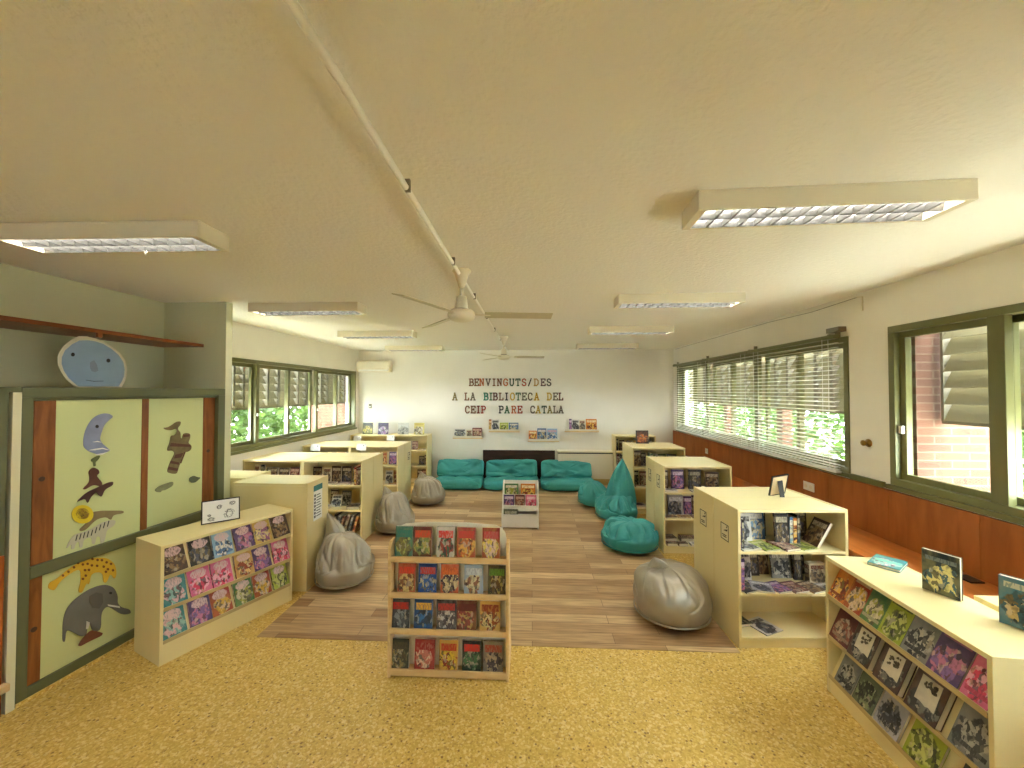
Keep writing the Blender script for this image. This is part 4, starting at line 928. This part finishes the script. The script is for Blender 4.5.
# on top of the right display
def PXtop(u, v): return on_z(u, v, RDH)
g1 = PXtop(893, 560)
make_book(TR(2.07, 2.40, RDH + .0165, -52) @ RX(-90) @ Matrix.Translation((0, 0, -.095)), .135, .19, .016, cov('teal', 0, .5, .12, title=(120, 200, 170)), 'green covered book lying flat on top of the right display shelf', None, hard=True)
make_book(TR(2.02, 2.055, RDH + .001, -67), .135, .205, .024, cover('night_book', (28, 44, 52), (230, 220, 150), (80, 110, 120), (120, 130, 130), .82, .05, 0, 7.3), 'dark blue hardback standing on top of the right display shelf', None, hard=True)
make_book(TR(2.075, 1.76, RDH + .001, -62), .155, .205, .03, cover('sea_book', (70, 124, 146), (196, 170, 110), (60, 90, 100), (200, 200, 180), .85, .06, 0, 17.1), 'pale blue hardback standing on right display shelf at the photo edge', None, hard=True)
nb = empty('narrow_cabinet', TR(2.185, 1.20, 0), 'narrow cream cabinet between the right display shelf and the bench', 'cabinet')
MB().box((0, 0, 0), (.135, .86, .78)).build('carcass', M_LAM, nb); MB().box((-.004, -.004, .782), (.138, .864, .813)).build('top', M_LAM, nb, bevel=.002)

# framed drawing on the left display
def pframe(name, M, wd, ht, label, mframe, mpaper, th=.012, bw=.008, stand=True, scrib=None):
    root = empty(name, M, label, 'picture frame')
    f = MB(); f.box((-wd/2, 0, 0), (wd/2, th, bw)); f.box((-wd/2, 0, ht - bw), (wd/2, th, ht)); f.box((-wd/2, 0, bw), (-wd/2 + bw, th, ht - bw)); f.box((wd/2 - bw, 0, bw), (wd/2, th, ht - bw))
    f.build('frame', mframe, root)
    p = MB().box((-wd/2 + bw, .003, bw), (wd/2 - bw, th - .001, ht - bw)).build('drawing', mpaper, root)
    if scrib:
        rnd = random.Random(scrib)
        for cx_, cz_, rr in ((-.25, .12, .12), (.2, .28, .2), (-.05, .62, .1), (.3, .72, .1), (-.3, .3, .06)):
            s_ = MB()
            for q in range(5):
                P = []; a0 = rnd.uniform(0, 6)
                for k in range(9):
                    a = a0 + k * rnd.uniform(.4, .8); rad = rr * rnd.uniform(.4, 1) * ht
                    P.append((cx_ * wd + rad * math.cos(a) * 1.2, bw + max(.01, cz_ * ht + rad * math.sin(a))))
                P = [(max(-wd/2 + .012, min(wd/2 - .012, a)), min(ht - .014, b)) for a, b in P]
                s_.stroke(P, .0018, .0024, .003)
            s_.build('doodle', mat('pen_grey', S(110, 108, 104), .7), p)
    if stand: MB().prism([(th, ht * .75), (th + .004, ht * .75), (ht * .38, .0), (ht * .36, .0)], -.02, .02, axis='x').build('stand', mframe, root)
    return root
MPA = on_z(221, 523.5, LDH); 
pframe('framed_drawing', TR(MPA.x, MPA.y, LDH + .012, 42) @ RX(-14), .245, .175, 'white line drawing in thin black frame on the left display shelf', M_BLACK, M_PAPER, scrib=4)
p1 = on_z(776, 492, .98)
pframe('photo_frame', TR(1.985, 3.30, .985, -172) @ RY(8) @ RX(-22), .14, .185, 'small dark photo frame seen from behind propped on the nearest right bookcase', M_BLACK, mat('card_back', S(206, 184, 146), .7))
p3 = on_z(642.5, 443.6, .976)
cat_ = pframe('framed_picture', TR(p3.x, p3.y, .978, 0) @ RX(-6), .20, .21, 'dark framed picture with orange middle on the far right bookcase', M_BLACK, cover('cat_picture', (44, 30, 30), (206, 120, 56), (150, 80, 50), (70, 50, 44), .9, .03, 0, 3.3), bw=.016)
for o in cat_.children:
    if o.name.startswith('drawing'):
        ul = o.data.uv_layers.new(name='UVMap')
        for p in o.data.polygons:
            for k, li in enumerate(p.loop_indices):
                co = o.data.vertices[o.data.loops[li].vertex_index].co; ul.data[li].uv = ((co.x + .1) / .2, co.z / .21)
# standing books on the far left back-wall bookcase
for k, (u, colr, what) in enumerate(((367.5, 'black', 'black picture book with yellow middle'), (383, 'purple', 'dark purple picture book'), (403, 'white', 'white and grey picture book'), (419, 'yellow', 'yellow picture book'))):
    q = on_y(u, 435, 7.55)
    m_ = cover('topbook_%d' % k, *[((26, 26, 30), (200, 180, 70), (120, 120, 60), (30, 30, 30)), ((36, 30, 54), (150, 110, 160), (200, 190, 200), (60, 50, 80)), ((206, 204, 196), (150, 150, 140), (186, 182, 170), (190, 186, 176)), ((196, 182, 90), (214, 208, 180), (150, 130, 80), (180, 160, 80))][k], ty=.88, th=.05, seed=60 + k * 3)
    make_book(TR(q.x, 7.55, .979) @ RX(-6), .20, .225, .016, m_, what + ' standing on the back wall bookcase below the thermostat', 'picture books on the left back bookcase', hard=True)
# small white tags clipped to the tops of the left rows
def tagcard(u, v, y, label, wd=.15, ht=.10):
    q = on_y(u, v, y); root = empty('shelf_tag', Vector((q.x, y, q.z - ht / 2)), label, 'tag', 'white tags on left bookcases')
    MB().prism([(0, 0), (.003, 0), (.022, ht), (.019, ht)], -wd / 2, wd / 2, axis='x').build('card', M_PAPER, root)
    MB().lathe([(.008, 0), (.008, .003)], 10, M=Matrix.Translation((wd * .25, .012, ht * .7)) @ RX(90)).build('dot', M_BLACK, root)
for u, v, y, lab in ((315, 447.5, 5.865, 'white tag card clipped on the third left row near the window'), (361, 447, 5.865, 'white tag card clipped on the third left row near the middle'), (390.5, 438, 7.38, 'white tag card on the back wall bookcase between the picture books'), (357, 438.5, 7.38, 'white tag card on the back wall bookcase in the window corner')):
    tagcard(u, v, y, lab)

# notices on the bookcase ends
def sign(M, wd, ht, label, kind):
    root = MB().box((-wd/2, -.002, 0), (wd/2, 0, ht)).build('shelf_sign', M_PAPER if kind != 'icon' else mat('ivory_paper', S(226, 214, 176), .6), M=M)
    tag(root, label, 'sign', 'signs on the bookcase ends')
    mb = MB(); g = -.003
    if kind == 'icon':
        mb.stroke([(-wd*.46, ht*.03), (wd*.46, ht*.03), (wd*.46, ht*.97), (-wd*.46, ht*.97), (-wd*.46, ht*.03)], .006, g, -.002)
        mb.prism([(-.02, ht*.55), (.035, ht*.60), (.04, ht*.74), (.03, ht*.70), (.01, ht*.66)], g, -.002)
        for k in range(2): mb.stroke([(-wd*.3 + k*.008, ht*(.30 - .1*k)), (wd*.2, ht*(.32 - .1*k))], .007, g, -.002)
        mb.stroke([(wd*.22, ht*.8), (wd*.32, ht*.9)], .008, g, -.002)
        mb.build('icon', mat('sign_ink', S(70, 62, 48), .7), root)
    else:
        MB().box((-wd/2, g, ht*.84), (wd/2, -.002, ht)).build('heading_band', mat('teal_band', S(50, 110, 112), .6), root)
        for k in range(9): mb.box((-wd*.18, g, ht*(.10 + .075*k)), (wd*(.38 - .06*(k % 3)), -.002, ht*(.125 + .075*k)))
        for k in range(7): mb.box((-wd*.44, g, ht*(.08 + .1*k)), (-wd*.26, -.002, ht*(.15 + .1*k)))
        mb.build('text_lines', mat('notice_grey', S(96, 96, 92), .7), root)
    return root
def end_sign(Mu, y, z, wd, ht, label, kind='icon'):     # on the left end panel of a right-hand unit, facing -X
    return sign(Mu @ Matrix.Translation((-.0005, y, z)) @ RZ(-90), wd, ht, label, kind)
end_sign(MR1, .17, .70, .11, .125, 'framed icon sign on nearest right bookcase end, closer to camera'); end_sign(MR1, .50, .70, .11, .125, 'framed icon sign on nearest right bookcase end, farther from camera')
end_sign(MR2, .17, .70, .11, .15, 'framed icon sign on middle right bookcase end, closer to camera'); end_sign(MR2, .50, .70, .11, .15, 'framed icon sign on middle right bookcase end, farther from camera')
sign(TR(-2.0495, 3.655, .60, 90), .15, .33, 'teal headed notice sheet on the end of the plain backed bookcase', 'notice')
sign(TR(-2.0295, 6.35, .70, 90), .10, .12, 'framed icon sign on the end of the third left bookcase row', 'icon')

# --- front book rack
FRX, FRY, FRW = -.921, 2.47, .774
fr = empty('book_rack', TR(FRX, FRY, 0), 'pine book rack with four ledges of comic books in the foreground', 'book rack')
for x in (0, FRW - .018):
    MB().prism([(0, 0), (0, .82), (.03, .855), (.10, .855), (.22, .20), (.30, .06), (.30, 0)], x, x + .018, axis='x').build('side_panel', M_PINE, fr, bevel=.002)
FZ = [.760, .534, .305, .050]
for i, z in enumerate(FZ):
    MB().box((.018, .0, z - .030), (FRW - .018, .014, z + .005)).build('rail', M_PINE, fr, bevel=.002)
    MB().box((.018, .014, z - .020), (FRW - .018, .075, z - .008)).build('ledge', M_PINE, fr)
mb = MB().box((.018, .02, 0), (FRW - .018, .034, .012)); mb.build('bottom_bar', M_PINE, fr)
yb_ = .078
for i, (z0, z1) in enumerate(((.008, .265), (.27, .50), (.505, .722))): MB().box((.018, yb_, z0), (FRW - .018, yb_ + .006, z1)).build('back_panel', M_OFFW, fr)
ztop = .962
for k, (a, b) in enumerate(((.02, .235), (.238, .50), (.503, FRW - .02))):
    p = [(a, .727), (b, .727), (b, ztop), (a, ztop)]
    if k == 2: p = [(a, .727), (b, .727), (b, ztop - .10), (b - .008, ztop - .06), (b - .03, ztop - .03), (b - .07, ztop - .012), (a, ztop)]
    if k == 0: p = [(a, .727), (b, .727), (b, ztop), (a + .07, ztop - .012), (a + .03, ztop - .03), (a + .008, ztop - .06), (a, ztop - .10)]
    MB().prism(p, yb_, yb_ + .006).build('back_panel', M_OFFW, fr)
MB().box((.02, yb_ + .008, .03), (FRW - .02, yb_ + .014, .70)).build('rear_panel', M_OFFW, fr)
rows = [
 (100,175,'green'),(180,260,'red'),(283,358,'white'),(370,450,'maroon'),(480,555,'red')], [
 (112,190,'orange'),(203,282,'blue'),(300,378,'orange'),(402,484,'light blue'),(505,580,'green')], [
 (83,165,'black'),(185,265,'blue'),(282,368,'black'),(370,455,'maroon'),(470,558,'tan')], [
 (82,162,'black'),(188,275,'red'),(295,375,'tan'),(395,475,'black'),(485,570,'grey')]
art = {  # base, A, B, title, ty
 (0,0): ((40,100,84),(170,170,80),(120,110,50),(40,110,90)), (0,1): ((110,40,30),(130,140,70),(180,160,80),(206,74,34)), (0,2): ((206,196,176),(60,90,60),(150,60,40),(206,60,40)), (0,3): ((150,50,36),(220,170,80),(190,110,50),(196,56,40)), (0,4): ((140,28,24),(226,200,90),(220,190,160),(190,70,60)),
 (1,0): ((170,70,40),(214,190,120),(130,80,40),(214,64,36)), (1,1): ((30,70,130),(60,100,160),(206,190,150),(200,60,50)), (1,2): ((196,84,44),(210,190,140),(70,50,60),(220,110,50)), (1,3): ((150,170,190),(214,196,150),(150,100,70),(200,206,206)), (1,4): ((60,60,40),(190,170,90),(110,80,40),(110,160,50)),
 (2,0): ((34,38,40),(130,140,140),(80,84,86),(190,46,40)), (2,1): ((34,70,120),(60,110,160),(50,60,70),(220,170,60)), (2,2): ((30,28,30),(190,186,180),(80,70,70),(180,50,44)), (2,3): ((96,36,34),(180,150,90),(140,70,60),(100,40,36)), (2,4): ((206,160,80),(210,190,130),(150,80,40),(140,60,36)),
 (3,0): ((48,52,44),(110,110,80),(150,130,80),(70,66,54)), (3,1): ((150,32,30),(196,120,100),(220,190,160),(150,40,36)), (3,2): ((196,150,70),(214,180,60),(150,60,40),(190,60,40)), (3,3): ((40,36,34),(70,110,70),(150,140,120),(206,40,34)), (3,4): ((130,120,104),(70,60,70),(170,150,120),(150,60,44)),
}
for r_, row in enumerate(rows):
    for k, (a, b, colr) in enumerate(row):
        xa, xb = [(q / 4.27 + 370 - 387.6) / 121.5 * FRW - .002 for q in (a, b)]
        c4 = art[(r_, k)]; z = FZ[r_] - .006
        m_ = cover('rack_%d_%d' % (r_, k), *c4, ty=.76, th=.12, bubble=0, seed=5 + r_ * 7.7 + k * 2.3)
        make_book(TR(FRX + (xa + xb) / 2, FRY + .026, z) @ RX(-7), xb - xa, .178 if r_ else .19, .02, m_,
                  '%s comic book, %s from left on the %s ledge of the pine rack' % (colr, ORD[k], ('top', 'second', 'third', 'bottom')[r_]), 'comic books on the pine rack')

# --- white tiered book bin in the aisle
bb = empty('book_bin', TR(-.405, 5.19, 0), 'white tiered book bin standing in the aisle before the sofa', 'book bin')
for x in (0, .475): MB().prism([(0, 0), (0, .16), (.26, .57), (.36, .57), (.36, 0)], x, x + .018, axis='x').build('side_panel', M_WHITE, bb, bevel=.002)
for k, (y, z) in enumerate(((0.002, 0.02), (.10, .205), (.18, .335))):
    MB().box((.018, y, z), (.475, y + .012, z + (.17 if k == 0 else .075))).build('tier_front', M_WHITE, bb, bevel=.002)
    MB().box((.018, y + .012, z + .0), (.475, min(y + .14, .345), z + .01)).build('tier_floor', M_WHITE, bb)
MB().box((.018, .346, 0), (.475, .358, .565)).build('back_panel', M_WHITE, bb)
for k, (t_, x, wd, colr) in enumerate(((2, .12, .19, 'green'), (2, .35, .2, 'orange'), (1, .09, .14, 'purple'), (1, .24, .13, 'maroon'), (1, .39, .14, 'pink'), (0, .12, .19, 'olive'))):
    y, z = ((.018, .032), (.116, .217), (.205, .347))[t_]
    make_book(TR(-.405 + x, 5.19 + y, z) @ RX(-6), wd, .20 if t_ else .22, .03, cov(colr), '%s book, %s in the %s tier of the white bin' % (colr, 'alone' if t_ == 0 else ORD[k - (2 if t_ == 1 else 0)] + ' from left', ('bottom', 'middle', 'top')[t_]), 'books in the white bin')

# --- headboard, chest, floating shelves
hb = empty('dark_board', TR(-.985, YB - .04, 0), 'dark brown board on the back wall behind the middle sofa', 'board')
MB().box((0, 0, .08), (1.44, .035, .645)).build('panel', M_DARKB, hb, bevel=.003); MB().box((.05, .0, 0), (.09, .035, .08)).build('foot', M_DARKB, hb); MB().box((1.35, .0, 0), (1.39, .035, .08)).build('foot', M_DARKB, hb)
ch = empty('low_cabinet', TR(.50, 7.62, 0), 'low white cabinet with a wide front panel at the back wall', 'cabinet')
MB().box((0, .02, .13), (1.055, .225, .615)).build('carcass', M_OFFW, ch); MB().box((.03, .04, 0), (1.02, .20, .13)).build('plinth', M_LAMD, ch)
MB().box((.006, .0, .155), (1.049, .019, .612)).build('front_panel', M_OFFW, ch, bevel=.003); MB().box((-.004, -.006, .636), (1.059, .225, .662)).build('top_panel', M_OFFW, ch, bevel=.003)
MB().box((0.0, .008, .615), (1.055, .22, .636)).build('gap_shade', M_BLACK, ch)  # black filler that paints in the shade of the gap below the top
def fshelf(x0, x1, z, label, books):
    root = empty('floating_shelf', TR((x0 + x1) / 2, YB, z), label, 'floating shelf', 'small book shelves on the back wall')
    hw = (x1 - x0) / 2
    MB().box((-hw, -.10, 0), (hw, 0, .018)).build('board', M_PINE, root, bevel=.002)
    MB().box((-hw, -.10, .018), (hw, -.088, .055)).build('front_lip', M_ENAMEL, root, bevel=.002)
    for k, (x, wd, ht, colr) in enumerate(books):
        make_book(TR(x0 + x + wd / 2, YB - .085, z + .019) @ RX(-9), wd, ht, .02, cov(colr), '%s book, %s from left on the %s' % (colr, ORD[k], label.replace('small floating shelf on the back wall, ', '') + ' floating wall shelf'), 'books on the wall shelves')
fshelf(-1.585, -.99, .875, 'small floating shelf on the back wall, leftmost', [(.02, .24, .185, 'white'), (.27, .11, .16, 'cream'), (.39, .19, .20, 'maroon')])
fshelf(-.862, -.245, 1.01, 'small floating shelf on the back wall, second', [(.0, .05, .235, 'red'), (.055, .15, .24, 'white'), (.22, .17, .17, 'lime green'), (.40, .19, .17, 'blue')])
fshelf(-.085, .535, .825, 'small floating shelf on the back wall, third', [(.02, .16, .20, 'orange'), (.19, .18, .245, 'blue'), (.385, .20, .24, 'light blue')])
fshelf(.645, 1.315, 1.02, 'small floating shelf on the back wall, rightmost', [(.09, .05, .24, 'purple'), (.145, .14, .235, 'white'), (.29, .11, .22, 'cream'), (.42, .21, .24, 'orange')])

# --- soft seating
def soft(name, W, D, H, seed, parent, m, M, e=.38, crease=(), seg=(26, 14, 8)):
    """plump cushion: a superellipsoid block with seams and folds; local x width, y depth, z height from 0"""
    mb = MB(); N1, N2 = 120, 50
    def pt(a, b):
        ca, sa, cb_, sb_ = math.cos(a), math.sin(a), math.cos(b), math.sin(b)
        f = lambda q, p_: math.copysign(abs(q) ** p_, q)
        x = W / 2 * f(cb_, e) * f(ca, e * .8); y = D / 2 * f(cb_, e) * f(sa, e * .8); z = H / 2 * f(sb_, e * 1.5)
        n = mnoise.noise(Vector((x * 5, y * 5, z * 5 + seed))) * .026
        rg_ = 1 - abs(mnoise.noise(Vector((x * 3.2 + seed, y * 5.5, z * 4)))) * 3.2
        n -= .034 * max(0, rg_) ** 2
        dz = 0
        for (cx_, cy_, dx, dy, ln, amp, wd) in crease:
            t = (x - cx_) * dx + (y - cy_) * dy; s_ = abs(-(x - cx_) * dy + (y - cy_) * dx)
            if 0 < t < ln: dz -= amp * math.exp(-(s_ / wd) ** 2) * math.sin(math.pi * t / ln)
        if z > 0: z += dz + n
        return (x, y, z + H / 2)
    for j in range(N2 + 1):
        for i in range(N1): mb.v.append(pt(2 * math.pi * i / N1, -math.pi / 2 + math.pi * j / N2))
    for j in range(N2):
        for i in range(N1):
            mb.f.append((j*N1 + i, j*N1 + (i+1) % N1, (j+1)*N1 + (i+1) % N1, (j+1)*N1 + i)); mb.mi.append(0)
    o = mb.build(name, m, parent, smooth=True, fix=True)
    o.matrix_parent_inverse = Matrix.Identity(4); o.matrix_basis = M
    return o
def sofa(label, x0, x1, seed, tilt):
    root = empty('floor_sofa', TR((x0 + x1) / 2, 7.08, .004), label, 'floor sofa', 'teal floor sofas along the back wall')
    Wd = x1 - x0 - .01; rnd = random.Random(seed)
    soft('seat_cushion', Wd, .70, .195, seed, root, M_TEAL, Matrix.Translation((0, .35, 0)), crease=[(-Wd*.3, .0, 1, .05, .7, .012, .03)])
    cr = [(rnd.uniform(-.1, .1), -.2, rnd.uniform(-.6, .6), .8, .4, .05, .028), (-.3, -.1, .9, -.1, .55, .04, .026), (.05, -.15, .8, .5, .45, .045, .026), (-.38, .12, .7, -.6, .35, .035, .024), (.1, .0, -.7, -.5, .4, .04, .024), (0, -.2, .1, 1, .3, .05, .03)]
    soft('back_cushion', Wd * .97, .35, .21, seed + 5, root, M_TEAL, Matrix.Translation((0, .52, .145)) @ RY(tilt) @ RX(62) @ Matrix.Translation((0, .16, -.06)), crease=cr, e=.33)
    MB().tube([(-Wd/2 + .05, .012, .11), (0, .003, .112), (Wd/2 - .05, .012, .11)], .004, 6).build('seam', mat('teal_seam', S(30, 120, 116), .6), root)
    return root
sofa('teal fabric floor sofa on the left beside the bookcase', -1.88, -.925, 3, 0)
sofa('teal fabric floor sofa in the middle before the dark board', -.915, .125, 8, -1.5)
sofa('teal fabric floor sofa on the right before the low white cabinet', .155, 1.17, 13, 0)

def beanbag(label, x, y, Rb, Hb, tip, m, seed, folds=7, soft_=1.0, top=.62):
    """tip = (azimuth deg, horizontal reach, extra height, sharpness); one continuous bag with a gathered top"""
    root = empty('bean_bag', TR(x, y, .005), label, 'bean bag')
    az, reach, lift, sharp = tip; az = R(az); tx, ty = reach * math.cos(az), reach * math.sin(az)
    N1, N2 = 150, 96; mb = MB(); rnd = random.Random(seed)
    fold = [(rnd.uniform(0, 6.28), rnd.uniform(.6, 1.0), rnd.uniform(.05, .13)) for _ in range(folds)]
    for j in range(N2 + 1):
        b = -math.pi / 2 + math.pi * j / N2; cb_, sb_ = math.cos(b), math.sin(b)
        for i in range(N1):
            a = 2 * math.pi * i / N1
            rr = Rb * abs(cb_) ** (.55 if sb_ < 0 else top)
            z = Hb * (.42 + (.42 * -(abs(sb_) ** .75) if sb_ < 0 else .58 * sb_ ** 1.15))
            up_ = max(0, sb_); k = up_ ** 2.2
            d = 0
            for fa, fs, fw_ in fold:                                  # folds running out of the gathered top
                fa2 = fa + .35 * math.sin(up_ * 4 + fs * 9)
                da = math.atan2(math.sin(a - fa2), math.cos(a - fa2)); d += fs * math.exp(-(da / fw_) ** 2)
            fold_amt = min(d, 1.2) * .055 * max(0, math.sin(math.pi * min(1, .12 + up_ * .93))) ** .8
            px, py = rr * math.cos(a), rr * math.sin(a)
            q = Vector((px, py, z)); o_ = Vector((0, 0, seed * 3.1))
            n = mnoise.noise(q * 4.2 + o_) * .034 + mnoise.noise(q * 10 + o_) * .010
            fr_ = Vector((math.cos(a) * 2.1 + seed, math.sin(a) * 2.1, up_ * .55)); fs_ = Vector((math.cos(a) * 4.5, math.sin(a) * 4.5 + seed, up_ * 1.4))
            env = max(0, math.sin(math.pi * min(1, .05 + up_ * .9)))
            cr = (max(0, 1 - abs(mnoise.noise(fr_)) * 3.2) ** 1.3 * .038 + max(0, 1 - abs(mnoise.noise(fs_)) * 3) * .012) * env + max(0, 1 - abs(mnoise.noise(q * 3 - o_)) * 4) * .010
            cr *= soft_; fold_amt *= soft_
            amt = .35 + .65 * min(1, up_ * 1.6)
            sc = 1 + (n - cr * amt) / Rb * (.5 + up_ * .5) - fold_amt * .5 / Rb
            px, py = px * sc + tx * k, py * sc + ty * k
            z = z + (n * .8 - cr - fold_amt) * min(1, up_ * 2.5) + lift * (up_ ** sharp)
            mb.v.append((px, py, max(0, z)))
    for j in range(N2):
        for i in range(N1):
            mb.f.append((j*N1 + i, j*N1 + (i+1) % N1, (j+1)*N1 + (i+1) % N1, (j+1)*N1 + i)); mb.mi.append(0)
    mb.build('bag_body', m, root, smooth=True, fix=True)
    # stitched seam round the lower side
    zs = Hb * .16; pts_ = []
    for i in range(49):
        a = 2 * math.pi * i / 48; r_ = Rb * .965
        n = mnoise.noise(Vector((r_*math.cos(a) * 4.2, r_*math.sin(a) * 4.2, zs * 4.2 + seed * 3.1))) * .026
        pts_.append((r_ * (1 + n*.4/Rb) * math.cos(a), r_ * (1 + n*.4/Rb) * math.sin(a), zs))
    MB().tube(pts_, .006, 6).build('piping', m, root, smooth=True)
    return root
def hood(root, base, tipp, rx, ry, m, seed, bend=.03):
    """gathered fabric peak: a wrinkled cone that grows out of the bag"""
    mb = MB(); b = Vector(base); ax = Vector(tipp) - b; side = ax.cross(Vector((0, 1, .1))).normalized(); nr = side.cross(ax).normalized()
    n, N1 = 26, 40
    for j in range(n + 1):
        s_ = j / n; k = max(.015, (1 - s_ ** 1.7) ** .9)
        for i in range(N1):
            t = 2 * math.pi * i / N1
            q = Vector((math.cos(t) * 1.3, math.sin(t) * 1.3, s_ * 1.4 + seed))
            w_ = 1 + .22 * mnoise.noise(q) - .22 * max(0, 1 - abs(mnoise.noise(Vector((math.cos(t) * 1.8, math.sin(t) * 1.8, s_ * .5 + seed * 2)))) * 5)
            mb.v.append(tuple(b + ax * s_ + side * (rx * k * w_ * math.cos(t)) + nr * (ry * k * w_ * math.sin(t) + bend * math.sin(math.pi * s_))))
    for j in range(n):
        for i in range(N1): mb.f.append((j*N1 + i, j*N1 + (i+1) % N1, (j+1)*N1 + (i+1) % N1, (j+1)*N1 + i)); mb.mi.append(0)
    mb.f.append(tuple(n * N1 + i for i in range(N1))); mb.mi.append(0)
    return mb.build('top_peak', m, root, smooth=True, fix=True)
b1 = beanbag('silver bean bag with pointed fold leaning on the plain backed bookcase', -1.79, 3.68, .268, .40, (150, .05, .05, 3), M_SILV, 2, 7, .8, .55)
hood(b1, (-.08, .03, .18), (-.21, .06, .63), .17, .12, M_SILVD, 1, .05)
b2 = beanbag('silver bean bag leaning on the second left bookcase row', -1.79, 5.05, .255, .38, (150, .06, .10, 2), M_SILV, 5, 7)
hood(b2, (-.06, .0, .2), (-.16, .04, .57), .15, .12, M_SILVD, 2, .04)
b3 = beanbag('silver bean bag at the end of third left bookcase row near the sofa', -1.70, 6.33, .28, .33, (140, .05, .08, 2), M_SILV, 7, 7)
hood(b3, (-.05, .0, .18), (-.14, .05, .50), .16, .12, M_SILVD, 3, .04)
b4 = beanbag('silver bean bag beside the nearest right bookcase', 1.118, 3.25, .298, .42, (120, .05, -.03, 4), M_SILV, 11, 4, .45, .50)
hood(b4, (-.07, .02, .30), (-.13, .0, .47), .12, .07, M_SILVD, 4, .02)
b5 = beanbag('flat teal bean bag beside the middle right bookcase', 1.14, 4.66, .325, .36, (60, .06, -.06, 3), M_TEAL, 17, 8)
b6 = beanbag('tall teal bean bag with a pointed back on the right of the aisle', 1.20, 5.70, .295, .35, (40, .06, -.02, 2), M_TEAL, 19, 6)
hood(b6, (.07, .08, .16), (.13, .14, .83), .25, .19, M_TEAL, 5, .03)
b7 = beanbag('teal bean bag partly hidden behind the tall pointed one', 1.00, 6.37, .27, .36, (160, .05, .0, 3), M_TEAL, 23, 7)
